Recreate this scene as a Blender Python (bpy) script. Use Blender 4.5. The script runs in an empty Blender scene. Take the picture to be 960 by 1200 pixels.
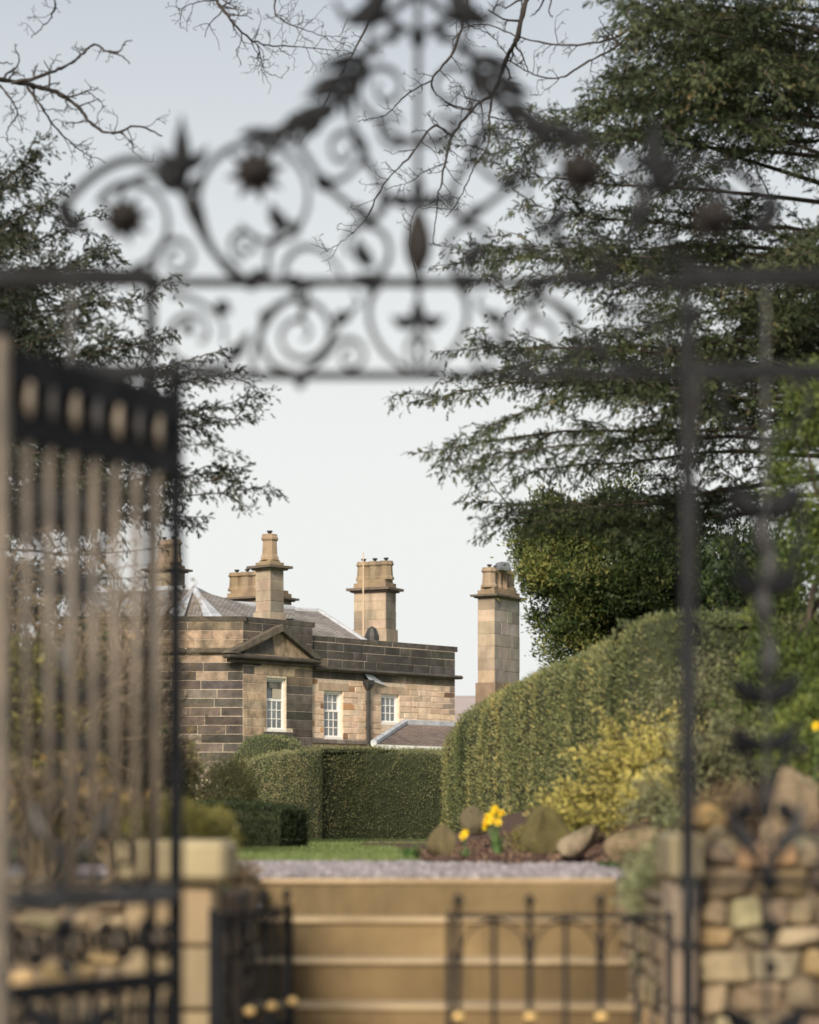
import bpy, math, random
import numpy as np
from mathutils import Vector

random.seed(7)
RNG = np.random.default_rng(11)
scene = bpy.context.scene
col = scene.collection

# ------------------------------------------------------------------ camera, sky, sun, exposure
F, HOR, EYE = 2833.0, 965.0, 0.2265          # focal length / horizon row measured on a 960x1200 frame, eye height above the upper path
cam_d = bpy.data.cameras.new('camera')
cam = bpy.data.objects.new('camera', cam_d)
col.objects.link(cam)
scene.camera = cam
cam.location = (0, 0, EYE)
cam.rotation_euler = (math.radians(90), 0, 0)
cam_d.sensor_fit = 'VERTICAL'
cam_d.sensor_height = 36
cam_d.sensor_width = 28.8
cam_d.lens = 85
cam_d.shift_y = 365 / 1200
cam_d.clip_start = 0.1
cam_d.clip_end = 6000
cam_d.dof.use_dof = True
cam_d.dof.focus_distance = 48
cam_d.dof.aperture_fstop = 2.2

SUN_DIR = Vector((-0.28, -0.86, 0.50)).normalized()      # towards the sun
world = bpy.data.worlds.new('World')
scene.world = world
world.use_nodes = True
wn, wl = world.node_tree.nodes, world.node_tree.links
wn.clear()
sky = wn.new('ShaderNodeTexSky')
sky.sky_type = 'NISHITA'
sky.sun_disc = False
sky.sun_elevation = math.asin(SUN_DIR.z)
sky.sun_rotation = math.atan2(SUN_DIR.x, SUN_DIR.y)
sky.air_density = 1.0
sky.dust_density = 3.0
sky.ozone_density = 1.0
veil = wn.new('ShaderNodeMix')                # thin high cloud veil over the whole sky
veil.data_type = 'RGBA'
veil.inputs['B'].default_value = (9.3, 9.4, 9.15, 1)
geo = wn.new('ShaderNodeTexCoord')            # the veil is densest low in the sky, all the way round
sep = wn.new('ShaderNodeSeparateXYZ')
mr = wn.new('ShaderNodeMapRange')
mr.interpolation_type = 'SMOOTHSTEP'
mr.inputs['From Min'].default_value = 0.12
mr.inputs['From Max'].default_value = 0.42
mr.inputs['To Min'].default_value = 0.92
mr.inputs['To Max'].default_value = 0.42
wl.new(geo.outputs['Generated'], sep.inputs['Vector'])
wl.new(sep.outputs['Z'], mr.inputs['Value'])
wl.new(mr.outputs['Result'], veil.inputs['Factor'])
bg = wn.new('ShaderNodeBackground')
bg.inputs['Strength'].default_value = 0.0635
wo = wn.new('ShaderNodeOutputWorld')
wl.new(sky.outputs['Color'], veil.inputs['A'])
wl.new(veil.outputs['Result'], bg.inputs['Color'])
wl.new(bg.outputs['Background'], wo.inputs['Surface'])

sun_d = bpy.data.lights.new('sun', 'SUN')
sun_d.energy = 3.3
sun_d.angle = math.radians(14)
sun_d.color = (1.0, 0.86, 0.68)
sun = bpy.data.objects.new('sun', sun_d)
col.objects.link(sun)
sun.rotation_euler = SUN_DIR.to_track_quat('Z', 'Y').to_euler()

scene.view_settings.view_transform = 'Standard'
scene.view_settings.look = 'None'
scene.view_settings.gamma = 1
scene.view_settings.exposure = 0.64
scene.render.engine = 'CYCLES'
scene.cycles.use_denoising = True
scene.cycles.max_bounces = 6
scene.cycles.transparent_max_bounces = 4
scene.cycles.caustics_reflective = False
scene.cycles.caustics_refractive = False


def P(px, py, d):
    """A point d metres in front of the lens, given its direction."""
    return np.array([(px - 480) / F * d, d, EYE + (HOR - py) / F * d])


# ------------------------------------------------------------------ materials
def nmat(name):
    m = bpy.data.materials.new(name)
    m.use_nodes = True
    n, l = m.node_tree.nodes, m.node_tree.links
    b = n['Principled BSDF']
    return m, n, l, b


def noise_node(n, l, scale, detail=4, rough=0.6, coord='Object', vec_scale=None):
    tc = n.new('ShaderNodeTexCoord')
    t = n.new('ShaderNodeTexNoise')
    t.inputs['Scale'].default_value = scale
    t.inputs['Detail'].default_value = detail
    t.inputs['Roughness'].default_value = rough
    if vec_scale:
        mp = n.new('ShaderNodeMapping')
        mp.inputs['Scale'].default_value = vec_scale
        l.new(tc.outputs[coord], mp.inputs['Vector'])
        l.new(mp.outputs['Vector'], t.inputs['Vector'])
    else:
        l.new(tc.outputs[coord], t.inputs['Vector'])
    return t


def ramp(n, l, src, stops):
    r = n.new('ShaderNodeValToRGB')
    e = r.color_ramp.elements
    while len(e) < len(stops):
        e.new(0.5)
    for k, (p, c) in enumerate(stops):
        e[k].position = p
        e[k].color = (*c, 1) if len(c) == 3 else c
    l.new(src, r.inputs['Fac'])
    return r


def mixc(n, l, mode, fac, a, b):
    m = n.new('ShaderNodeMix')
    m.data_type = 'RGBA'
    m.blend_type = mode
    for key, v in (('Factor', fac), ('A', a), ('B', b)):
        if hasattr(v, 'is_linked') or hasattr(v, 'links'):
            l.new(v, m.inputs[key])
        elif key == 'Factor':
            m.inputs[key].default_value = v
        else:
            m.inputs[key].default_value = (*v, 1)
    return m.outputs['Result']


def bump(n, l, b, src, strength=0.4, dist=0.02):
    bp = n.new('ShaderNodeBump')
    bp.inputs['Strength'].default_value = strength
    bp.inputs['Distance'].default_value = dist
    l.new(src, bp.inputs['Height'])
    l.new(bp.outputs['Normal'], b.inputs['Normal'])


def stone_mat(name, var=0.5, stain=(0.05, 0.045, 0.04), stain_amt=0.5, scale=2.2, rough=0.9, bstr=0.5, bdist=0.012, streaks=0.8):
    """Stone whose own colour is the object's colour, with blotches and soot stains."""
    m, n, l, b = nmat(name)
    oi = n.new('ShaderNodeObjectInfo')
    t1 = noise_node(n, l, scale, 5, 0.65, 'Generated' if False else 'Object')
    r1 = ramp(n, l, t1.outputs['Fac'], [(0.25, (1 - var,) * 3), (0.75, (1 + var * 0.5,) * 3)])
    c = mixc(n, l, 'MULTIPLY', 1.0, oi.outputs['Color'], r1.outputs['Color'])
    t2 = noise_node(n, l, scale * 0.55, 6, 0.7, vec_scale=(1.6, 1.6, 0.45))
    r2 = ramp(n, l, t2.outputs['Fac'], [(0.48, (0, 0, 0)), (0.70, (stain_amt,) * 3)])
    c = mixc(n, l, 'MIX', r2.outputs['Color'], c, stain)
    t4 = noise_node(n, l, 0.55, 5, 0.65, vec_scale=(1.0, 1.0, 0.35))     # broad rain and soot streaks running over many blocks
    r4 = ramp(n, l, t4.outputs['Fac'], [(0.3, (1.15, 1.13, 1.1)), (0.7, (0.58, 0.57, 0.57))])
    c = mixc(n, l, 'MULTIPLY', streaks, c, r4.outputs['Color'])
    l.new(c, b.inputs['Base Color'])
    b.inputs['Roughness'].default_value = rough
    t3 = noise_node(n, l, scale * 12, 6, 0.7)
    bump(n, l, b, t3.outputs['Fac'], bstr, bdist)
    return m


def plain_mat(name, color, rough=0.6, metallic=0.0, var=0.25, scale=8, bstr=0.0, spec=0.5):
    m, n, l, b = nmat(name)
    t = noise_node(n, l, scale, 4)
    r = ramp(n, l, t.outputs['Fac'], [(0.3, tuple(v * (1 - var) for v in color)), (0.7, tuple(min(1, v * (1 + var)) for v in color))])
    l.new(r.outputs['Color'], b.inputs['Base Color'])
    b.inputs['Roughness'].default_value = rough
    b.inputs['Metallic'].default_value = metallic
    b.inputs['Specular IOR Level'].default_value = spec
    if bstr:
        bump(n, l, b, t.outputs['Fac'], bstr, 0.01)
    return m


def leaf_mat(name, stops, rough=0.55, trans=0.22, spec=0.3):
    """Foliage: colour runs over the mesh attribute 'shade' (each sprig its own value)."""
    m, n, l, b = nmat(name)
    a = n.new('ShaderNodeAttribute')
    a.attribute_name = 'shade'
    r = ramp(n, l, a.outputs['Fac'], stops)
    l.new(r.outputs['Color'], b.inputs['Base Color'])
    b.inputs['Roughness'].default_value = rough
    b.inputs['Specular IOR Level'].default_value = spec
    tr = n.new('ShaderNodeBsdfTranslucent')
    l.new(r.outputs['Color'], tr.inputs['Color'])
    mx = n.new('ShaderNodeMixShader')
    mx.inputs['Fac'].default_value = trans
    l.new(b.outputs['BSDF'], mx.inputs[1])
    l.new(tr.outputs['BSDF'], mx.inputs[2])
    l.new(mx.outputs['Shader'], n['Material Output'].inputs['Surface'])
    return m


M = {}
# black iron: old gloss paint, dusty and greyed where it has weathered
m, n, l, b = nmat('black_iron')
t = noise_node(n, l, 9, 5, 0.65)
r = ramp(n, l, t.outputs['Fac'], [(0.35, (0.007, 0.008, 0.011)), (0.6, (0.016, 0.018, 0.022)), (0.8, (0.042, 0.042, 0.045))])
l.new(r.outputs['Color'], b.inputs['Base Color'])
b.inputs['Roughness'].default_value = 0.6
b.inputs['Specular IOR Level'].default_value = 0.12
M['iron'] = m
m, n, l, b = nmat('sunlit_iron')  # pale colour stands in for sunlight caught by the round bars
t = noise_node(n, l, 7, 5, 0.65)
r = ramp(n, l, t.outputs['Fac'], [(0.3, (0.08, 0.072, 0.062)), (0.55, (0.17, 0.145, 0.118)), (0.8, (0.27, 0.22, 0.17))])
l.new(r.outputs['Color'], b.inputs['Base Color'])
b.inputs['Roughness'].default_value = 0.45
M['iron_lit'] = m
M['iron_grey'] = plain_mat('grey_iron', (0.045, 0.046, 0.05), 0.5, 0.0, 0.5, 12, 0.0, 0.3)
M['rosette'] = plain_mat('bronze_rosette', (0.022, 0.020, 0.020), 0.7, 0.0, 0.4, 30, 0.0, 0.15)
M['brass'] = plain_mat('brass', (0.75, 0.52, 0.22), 0.42, 0.4, 0.2, 20)
M['ashlar'] = stone_mat('ashlar_stone', 0.7, (0.045, 0.04, 0.036), 0.7, 2.8, 0.9, 0.8, 0.02)
M['wing_stone'] = stone_mat('wing_stone', 0.32, (0.28, 0.19, 0.13), 0.4, 3.5, 0.9, 0.8, 0.02, 0.3)
M['chimney'] = stone_mat('chimney_stone', 0.4, (0.15, 0.12, 0.105), 0.7, 1.3, 0.9, 0.6, 0.015, 0.5)
M['mortar'] = plain_mat('lime_mortar', (0.50, 0.43, 0.34), 0.95, 0, 0.25, 6)
M['wing_mortar'] = plain_mat('pale_mortar', (0.60, 0.50, 0.40), 0.95, 0, 0.2, 6)
M['chimney_joint'] = plain_mat('chimney_joint', (0.34, 0.29, 0.225), 0.95, 0, 0.2, 6)
M['mortar_grey'] = plain_mat('grey_mortar', (0.22, 0.20, 0.18), 0.95, 0, 0.25, 6)
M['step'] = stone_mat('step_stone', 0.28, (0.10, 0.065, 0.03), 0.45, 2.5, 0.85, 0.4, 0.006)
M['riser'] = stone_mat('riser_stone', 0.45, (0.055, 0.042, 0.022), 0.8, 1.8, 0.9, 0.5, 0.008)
M['rubble'] = stone_mat('rubble_stone', 0.5, (0.07, 0.055, 0.04), 0.5, 7, 0.9, 0.7, 0.01)
M['earth_joint'] = plain_mat('earth_joint', (0.17, 0.135, 0.095), 0.95, 0, 0.3, 20)
M['white_paint'] = plain_mat('white_paint', (0.78, 0.78, 0.76), 0.45, 0, 0.04, 4)
M['glass'] = plain_mat('window_glass', (0.16, 0.18, 0.20), 0.06, 0, 0.5, 1.2, 0, 0.9)
M['blind'] = plain_mat('blind_fabric', (0.40, 0.37, 0.30), 0.8, 0, 0.1, 3)
M['dark_room'] = plain_mat('room_dark', (0.03, 0.03, 0.03), 0.9, 0, 0.2, 2)
M['lead'] = plain_mat('lead', (0.42, 0.45, 0.50), 0.55, 0.0, 0.25, 2.5)
M['cowl'] = plain_mat('grey_metal', (0.14, 0.155, 0.17), 0.5, 0.0, 0.2, 3)
M['pipe'] = plain_mat('cast_iron_pipe', (0.035, 0.035, 0.035), 0.5, 0, 0.3, 5)
M['bark'] = plain_mat('bark', (0.07, 0.055, 0.045), 0.95, 0, 0.5, 14, 0.6)
M['twig'] = plain_mat('twig', (0.030, 0.024, 0.022), 0.8, 0, 0.4, 10)
M['dry_twig'] = plain_mat('dry_twig', (0.17, 0.13, 0.09), 0.85, 0, 0.5, 10)
M['copper_rod'] = plain_mat('pale_rod', (0.55, 0.42, 0.30), 0.5, 0.2, 0.1, 5)


def slate_mat(name, c0, c1, sx, sy):
    m, n, l, b = nmat(name)
    uv = n.new('ShaderNodeTexCoord')
    mp = n.new('ShaderNodeMapping')
    mp.inputs['Scale'].default_value = (sx, sy, 1)
    l.new(uv.outputs['UV'], mp.inputs['Vector'])
    br = n.new('ShaderNodeTexBrick')
    br.inputs['Scale'].default_value = 1
    br.inputs['Color1'].default_value = (*c0, 1)
    br.inputs['Color2'].default_value = (*c1, 1)
    br.inputs['Mortar'].default_value = (0.05, 0.045, 0.04, 1)
    br.inputs['Mortar Size'].default_value = 0.03
    br.inputs['Bias'].default_value = 0.0
    l.new(mp.outputs['Vector'], br.inputs['Vector'])
    t = noise_node(n, l, 0.9, 5, 0.7)
    r = ramp(n, l, t.outputs['Fac'], [(0.3, (0.55,) * 3), (0.7, (1.35,) * 3)])
    c = mixc(n, l, 'MULTIPLY', 1.0, br.outputs['Color'], r.outputs['Color'])
    l.new(c, b.inputs['Base Color'])
    b.inputs['Roughness'].default_value = 0.75
    bump(n, l, b, br.outputs['Fac'], 0.6, -0.02)
    return m


M['slate'] = slate_mat('stone_slate', (0.22, 0.205, 0.195), (0.34, 0.32, 0.31), 1, 1)
M['slate_brown'] = slate_mat('brown_slate', (0.17, 0.13, 0.115), (0.27, 0.21, 0.185), 1, 1)

G = lambda *c: c
M['yew'] = leaf_mat('yew_needles', [(0.0, (0.022, 0.034, 0.014)), (0.45, (0.052, 0.074, 0.036)), (0.8, (0.105, 0.122, 0.056)), (1.0, (0.19, 0.14, 0.065))])
M['fir'] = leaf_mat('conifer_needles', [(0.0, (0.016, 0.024, 0.015)), (0.5, (0.040, 0.052, 0.032)), (1.0, (0.095, 0.105, 0.065))])
M['hedge_gold'] = leaf_mat('yew_hedge', [(0.0, (0.045, 0.065, 0.018)), (0.35, (0.135, 0.165, 0.072)), (0.7, (0.27, 0.28, 0.13)), (1.0, (0.52, 0.43, 0.15))])
M['hedge_green'] = leaf_mat('clipped_hedge', [(0.0, (0.052, 0.072, 0.032)), (0.4, (0.135, 0.165, 0.076)), (0.75, (0.25, 0.265, 0.13)), (1.0, (0.40, 0.35, 0.20))])
M['hedge_core'] = plain_mat('hedge_inside', (0.032, 0.040, 0.018), 0.95, 0, 0.4, 9)
M['box'] = leaf_mat('box_leaves', [(0.0, (0.015, 0.026, 0.012)), (0.5, (0.035, 0.055, 0.022)), (1.0, (0.09, 0.11, 0.05))])
M['laurel'] = leaf_mat('evergreen_leaves', [(0.0, (0.014, 0.028, 0.012)), (0.45, (0.045, 0.075, 0.026)), (0.8, (0.11, 0.145, 0.045)), (1.0, (0.24, 0.24, 0.075))], 0.5)
M['cypress'] = leaf_mat('cypress_sprays', [(0.0, (0.025, 0.045, 0.014)), (0.5, (0.075, 0.115, 0.030)), (1.0, (0.20, 0.235, 0.06))])
M['gold'] = leaf_mat('golden_juniper', [(0.0, (0.07, 0.075, 0.02)), (0.4, (0.26, 0.25, 0.05)), (0.75, (0.56, 0.51, 0.14)), (1.0, (0.74, 0.66, 0.22))])
M['greyleaf'] = leaf_mat('grey_green_leaves', [(0.0, (0.08, 0.095, 0.05)), (0.5, (0.21, 0.235, 0.125)), (1.0, (0.40, 0.41, 0.23))])
M['heather'] = leaf_mat('heather_leaves', [(0.0, (0.07, 0.055, 0.035)), (0.5, (0.19, 0.14, 0.075)), (1.0, (0.34, 0.25, 0.13))])
M['autumn'] = leaf_mat('dry_leaves', [(0.0, (0.05, 0.045, 0.022)), (0.4, (0.17, 0.14, 0.06)), (0.8, (0.36, 0.25, 0.10)), (1.0, (0.75, 0.36, 0.04))])
M['moss'] = leaf_mat('moss', [(0.0, (0.06, 0.06, 0.018)), (0.5, (0.15, 0.145, 0.04)), (1.0, (0.30, 0.28, 0.09))])
M['olive'] = leaf_mat('olive_shoots', [(0.0, (0.08, 0.08, 0.03)), (0.5, (0.22, 0.21, 0.09)), (1.0, (0.42, 0.38, 0.19))])
M['grass'] = leaf_mat('lawn_grass', [(0.0, (0.065, 0.10, 0.032)), (0.5, (0.13, 0.185, 0.062)), (1.0, (0.24, 0.28, 0.11))])
M['daff_leaf'] = leaf_mat('daffodil_leaves', [(0.0, (0.07, 0.15, 0.05)), (1.0, (0.20, 0.32, 0.12))])
M['daff_stem'] = plain_mat('daffodil_stem', (0.10, 0.18, 0.06), 0.6, 0, 0.1, 20)
M['petal'] = plain_mat('daffodil_petal', (0.85, 0.66, 0.02), 0.5, 0, 0.1, 20)
M['trumpet'] = plain_mat('daffodil_trumpet', (0.85, 0.52, 0.01), 0.5, 0, 0.1, 20)

# ground materials
m, n, l, b = nmat('lower_ground')
t = noise_node(n, l, 12, 6, 0.7)
r = ramp(n, l, t.outputs['Fac'], [(0.3, (0.10, 0.085, 0.065)), (0.7, (0.24, 0.20, 0.15))])
l.new(r.outputs['Color'], b.inputs['Base Color'])
b.inputs['Roughness'].default_value = 0.95
bump(n, l, b, t.outputs['Fac'], 0.5, 0.01)
M['ground_low'] = m
m, n, l, b = nmat('turf_ground')
t = noise_node(n, l, 0.9, 6, 0.7)
r = ramp(n, l, t.outputs['Fac'], [(0.3, (0.055, 0.085, 0.022)), (0.7, (0.11, 0.15, 0.04))])
l.new(r.outputs['Color'], b.inputs['Base Color'])
b.inputs['Roughness'].default_value = 0.95
M['turf'] = m
m, n, l, b = nmat('gravel_bed')
t = noise_node(n, l, 60, 5, 0.7)
r = ramp(n, l, t.outputs['Fac'], [(0.3, (0.13, 0.115, 0.13)), (0.7, (0.30, 0.27, 0.30))])
l.new(r.outputs['Color'], b.inputs['Base Color'])
b.inputs['Roughness'].default_value = 0.95
bump(n, l, b, t.outputs['Fac'], 0.8, 0.02)
M['gravel'] = m
M['pebble'] = leaf_mat('gravel_stones', [(0.0, (0.11, 0.10, 0.11)), (0.5, (0.255, 0.238, 0.262)), (1.0, (0.48, 0.455, 0.475))], 0.9, 0.0)
m, n, l, b = nmat('bed_soil')
t = noise_node(n, l, 22, 6, 0.75)
r = ramp(n, l, t.outputs['Fac'], [(0.3, (0.045, 0.026, 0.020)), (0.6, (0.105, 0.062, 0.047)), (0.8, (0.18, 0.115, 0.085))])
l.new(r.outputs['Color'], b.inputs['Base Color'])
b.inputs['Roughness'].default_value = 0.98
bump(n, l, b, t.outputs['Fac'], 1.0, 0.03)
M['soil'] = m
m, n, l, b = nmat('moorland')
t = noise_node(n, l, 0.02, 6, 0.65)
r = ramp(n, l, t.outputs['Fac'], [(0.3, (0.30, 0.25, 0.25)), (0.7, (0.42, 0.36, 0.35))])
l.new(r.outputs['Color'], b.inputs['Base Color'])
b.inputs['Roughness'].default_value = 1
M['moor'] = m
M['rock'] = stone_mat('garden_rock', 0.6, (0.07, 0.06, 0.035), 0.7, 5.0, 0.92, 1.0, 0.05)
_n, _l = M['rock'].node_tree.nodes, M['rock'].node_tree.links
_b = _n['Principled BSDF']
_src = _b.inputs['Base Color'].links[0].from_socket
_g = _n.new('ShaderNodeNewGeometry')          # moss settles on upward faces
_s = _n.new('ShaderNodeSeparateXYZ')
_l.new(_g.outputs['Normal'], _s.inputs['Vector'])
_t = noise_node(_n, _l, 6, 5, 0.7)
_m = _n.new('ShaderNodeMath')
_m.operation = 'MULTIPLY'
_l.new(_s.outputs['Z'], _m.inputs[0])
_l.new(_t.outputs['Fac'], _m.inputs[1])
_r = ramp(_n, _l, _m.outputs['Value'], [(0.34, (0, 0, 0)), (0.52, (0.8, 0.8, 0.8))])
_l.new(mixc(_n, _l, 'MIX', _r.outputs['Color'], _src, (0.13, 0.125, 0.04)), _b.inputs['Base Color'])


# ------------------------------------------------------------------ object helpers
BASE = {}          # world position of each object's own zero


def link(o, parent, base):
    col.objects.link(o)
    if parent is not None:
        o.parent = parent
    BASE[o.name] = np.array(base, float)
    return o


def tag(o, label=None, cat=None, group=None, kind=None):
    for k, v in (('label', label), ('category', cat), ('group', group), ('kind', kind)):
        if v:
            o[k] = v
    return o


def thing(name, loc, label, cat, group=None, rotz=0.0):
    o = bpy.data.objects.new(name, None)
    o.empty_display_size = 0.2
    o.location = loc
    o.rotation_euler = (0, 0, rotz)
    link(o, None, loc)
    return tag(o, label, cat, group)


def np_mesh(name, V, Fc, smooth=False, shade=None):
    me = bpy.data.meshes.new(name)
    V = np.asarray(V, np.float32)
    if isinstance(Fc, np.ndarray):
        k = Fc.shape[1]
        me.vertices.add(len(V))
        me.vertices.foreach_set('co', V.ravel())
        me.loops.add(Fc.size)
        me.loops.foreach_set('vertex_index', Fc.astype(np.int32).ravel())
        me.polygons.add(len(Fc))
        me.polygons.foreach_set('loop_start', np.arange(0, Fc.size, k, dtype=np.int32))
        me.update(calc_edges=True)
    else:
        me.from_pydata(V.tolist(), [], Fc)
        me.update()
    if smooth:
        me.polygons.foreach_set('use_smooth', np.ones(len(me.polygons), bool))
    if shade is not None:
        a = me.attributes.new('shade', 'FLOAT', 'POINT')
        a.data.foreach_set('value', np.asarray(shade, np.float32))
    return me


def obj(name, V, Fc, mat, parent=None, smooth=False, shade=None, loc=None, local=False, color=None):
    """One mesh object. V is in world metres unless local; a top-level mesh takes loc as its origin."""
    base = BASE[parent.name] if parent is not None else (np.array(loc, float) if loc is not None else np.zeros(3))
    W = np.asarray(V, float)
    if not local:
        W = W - base
    o = bpy.data.objects.new(name, np_mesh(name, W, Fc, smooth, shade))
    o.data.materials.append(mat)
    if parent is None and loc is not None:
        o.location = loc
    if color is not None:
        o.color = (*color, 1)
    return link(o, parent, base)


def copy_tree(o, parent=None):
    c = o.copy()
    col.objects.link(c)
    if parent is not None:
        c.parent = parent
    BASE[c.name] = BASE[o.name]
    for ch in list(o.children):
        copy_tree(ch, c)
    return c


class MB:
    def __init__(s):
        s.V, s.F, s.n = [], [], 0

    def add(s, V, Fc):
        V = np.asarray(V, float)
        s.V.append(V)
        s.F += [tuple(i + s.n for i in f) for f in Fc]
        s.n += len(V)
        return s

    def arr(s):
        return np.concatenate(s.V), s.F

    def build(s, name, mat, parent=None, smooth=False, loc=None, local=False, color=None):
        V, Fc = s.arr()
        return obj(name, V, Fc, mat, parent, smooth, None, loc, local, color)


BOXF = [(0, 1, 3, 2), (4, 6, 7, 5), (0, 4, 5, 1), (2, 3, 7, 6), (0, 2, 6, 4), (1, 5, 7, 3)]


def frame_pts(O, u, nn, L):
    """(s, n, z) triples -> world, on a vertical face with origin O, direction u and outward normal nn."""
    L = np.asarray(L, float)
    return np.stack([O[0] + u[0] * L[:, 0] + nn[0] * L[:, 1], O[1] + u[1] * L[:, 0] + nn[1] * L[:, 1], L[:, 2]], 1)


def fbox(fr, s0, s1, z0, z1, n0, n1):
    L = [(s, q, z) for s in (s0, s1) for q in (n0, n1) for z in (z0, z1)]
    return frame_pts(*fr, L), BOXF


def box(x0, x1, y0, y1, z0, z1):
    return np.array([(x, y, z) for x in (x0, x1) for y in (y0, y1) for z in (z0, z1)], float), BOXF


# chamfered block (44 triangles)
def _cham_faces():
    idx = lambda c, a: c * 3 + a
    cs = [(i, j, k) for i in (0, 1) for j in (0, 1) for k in (0, 1)]
    num = {c: q for q, c in enumerate(cs)}
    Fs = []
    for a in range(3):
        b, c2 = [k for k in range(3) if k != a]
        for sgn in (0, 1):
            ring = []
            for (p, q) in ((0, 0), (1, 0), (1, 1), (0, 1)):
                c = [0, 0, 0]
                c[a], c[b], c[c2] = sgn, p, q
                ring.append(idx(num[tuple(c)], a))
            Fs.append(tuple(ring if (sgn == 1) == (a != 1) else ring[::-1]))
    for k in range(3):
        a, b = [q for q in range(3) if q != k]
        for (p, q) in ((0, 0), (0, 1), (1, 0), (1, 1)):
            c1 = [0, 0, 0]
            c1[a], c1[b] = p, q
            c2 = list(c1)
            c2[k] = 1
            n1, n2 = num[tuple(c1)], num[tuple(c2)]
            Fs.append((idx(n1, a), idx(n2, a), idx(n2, b), idx(n1, b)))
    for q in range(8):
        Fs.append((idx(q, 0), idx(q, 1), idx(q, 2)))
    return Fs


CHF = _cham_faces()


def cham(lo, hi, ch, jit=0.0):
    lo, hi = np.array(lo, float), np.array(hi, float)
    V = np.zeros((24, 3))
    q = 0
    for i in (0, 1):
        for j in (0, 1):
            for k in (0, 1):
                c = np.array([hi[0] if i else lo[0], hi[1] if j else lo[1], hi[2] if k else lo[2]])
                ins = np.array([-ch if i else ch, -ch if j else ch, -ch if k else ch])
                if jit:
                    c = c + RNG.normal(0, jit, 3)
                for a in range(3):
                    v = c + ins
                    v[a] = c[a]
                    V[q] = v
                    q += 1
    return V, CHF


def fcham(fr, s0, s1, z0, z1, n0, n1, ch=0.01, jit=0.0):
    V, Fc = cham((s0, n0, z0), (s1, n1, z1), ch, jit)
    return frame_pts(*fr, V), Fc


def tube(pts, rad, sides=6, cap=True, flat=1.0):
    """Round bar along a polyline, radius per point."""
    p = np.asarray(pts, float)
    m = len(p)
    r = np.broadcast_to(np.asarray(rad, float), (m,))
    t = np.gradient(p, axis=0)
    t /= np.linalg.norm(t, axis=1)[:, None] + 1e-9
    ref = np.array([0, 1, 0]) if abs(t[0][1]) < 0.9 else np.array([1.0, 0, 0])
    a = np.cross(t, ref)
    a /= np.linalg.norm(a, axis=1)[:, None] + 1e-9
    bb = np.cross(t, a)
    ang = np.arange(sides) * 2 * math.pi / sides
    V = (p[:, None, :] + r[:, None, None] * (np.cos(ang)[None, :, None] * a[:, None, :] + flat * np.sin(ang)[None, :, None] * bb[:, None, :])).reshape(-1, 3)
    Fs = [(i * sides + k, i * sides + (k + 1) % sides, (i + 1) * sides + (k + 1) % sides, (i + 1) * sides + k) for i in range(m - 1) for k in range(sides)]
    if cap:
        Fs.append(tuple(range(sides))[::-1])
        Fs.append(tuple((m - 1) * sides + k for k in range(sides)))
    return V, Fs


def lathe(c, prof, sides=12, rot=0.0, sx=1.0, sy=1.0):
    """prof: (radius, z) pairs."""
    ang = np.arange(sides) * 2 * math.pi / sides + rot
    V = np.array([(c[0] + r * math.cos(a) * sx, c[1] + r * math.sin(a) * sy, c[2] + z) for r, z in prof for a in ang])
    Fs = [(i * sides + k, i * sides + (k + 1) % sides, (i + 1) * sides + (k + 1) % sides, (i + 1) * sides + k) for i in range(len(prof) - 1) for k in range(sides)]
    Fs.append(tuple(range(sides))[::-1])
    Fs.append(tuple((len(prof) - 1) * sides + k for k in range(sides)))
    return V, Fs


def ball(c, r, sides=10, rings=6, sz=1.0):
    prof = [(max(0.001, r * math.sin(math.pi * k / rings)), -r * sz * math.cos(math.pi * k / rings)) for k in range(rings + 1)]
    return lathe(c, prof, sides)


def cr(pts, n=8):
    """Catmull-Rom through the points."""
    p = np.asarray(pts, float)
    q = np.vstack([2 * p[0] - p[1], p, 2 * p[-1] - p[-2]])
    out = []
    t = np.linspace(0, 1, n, endpoint=False)[:, None]
    for i in range(1, len(q) - 2):
        a, b, c, d = q[i - 1], q[i], q[i + 1], q[i + 2]
        out.append(0.5 * (2 * b + (c - a) * t + (2 * a - 5 * b + 4 * c - d) * t ** 2 + (3 * b - a - 3 * c + d) * t ** 3))
    out.append(p[-1:])
    return np.vstack(out)


# lattice value noise
_L = RNG.random((32, 32, 32))


def vnoise(p, scale=1.0, octaves=3):
    p = np.asarray(p, float) * scale
    out = np.zeros(len(p))
    amp, tot = 1.0, 0.0
    for o in range(octaves):
        i = np.floor(p).astype(int)
        f = p - i
        f = f * f * (3 - 2 * f)
        i0, i1 = i & 31, (i + 1) & 31
        v = 0
        for a in (0, 1):
            for b in (0, 1):
                for c in (0, 1):
                    w = (f[:, 0] if a else 1 - f[:, 0]) * (f[:, 1] if b else 1 - f[:, 1]) * (f[:, 2] if c else 1 - f[:, 2])
                    v = v + w * _L[(i1 if a else i0)[:, 0], (i1 if b else i0)[:, 1], (i1 if c else i0)[:, 2]]
        out += amp * v
        tot += amp
        amp *= 0.5
        p = p * 2.03 + 7.7
    return out / tot


def unit(v):
    return v / (np.linalg.norm(v, axis=-1, keepdims=True) + 1e-9)


def sstep(a, b, x):
    t = np.clip((x - a) / (b - a), 0, 1)
    return t * t * (3 - 2 * t)


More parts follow.
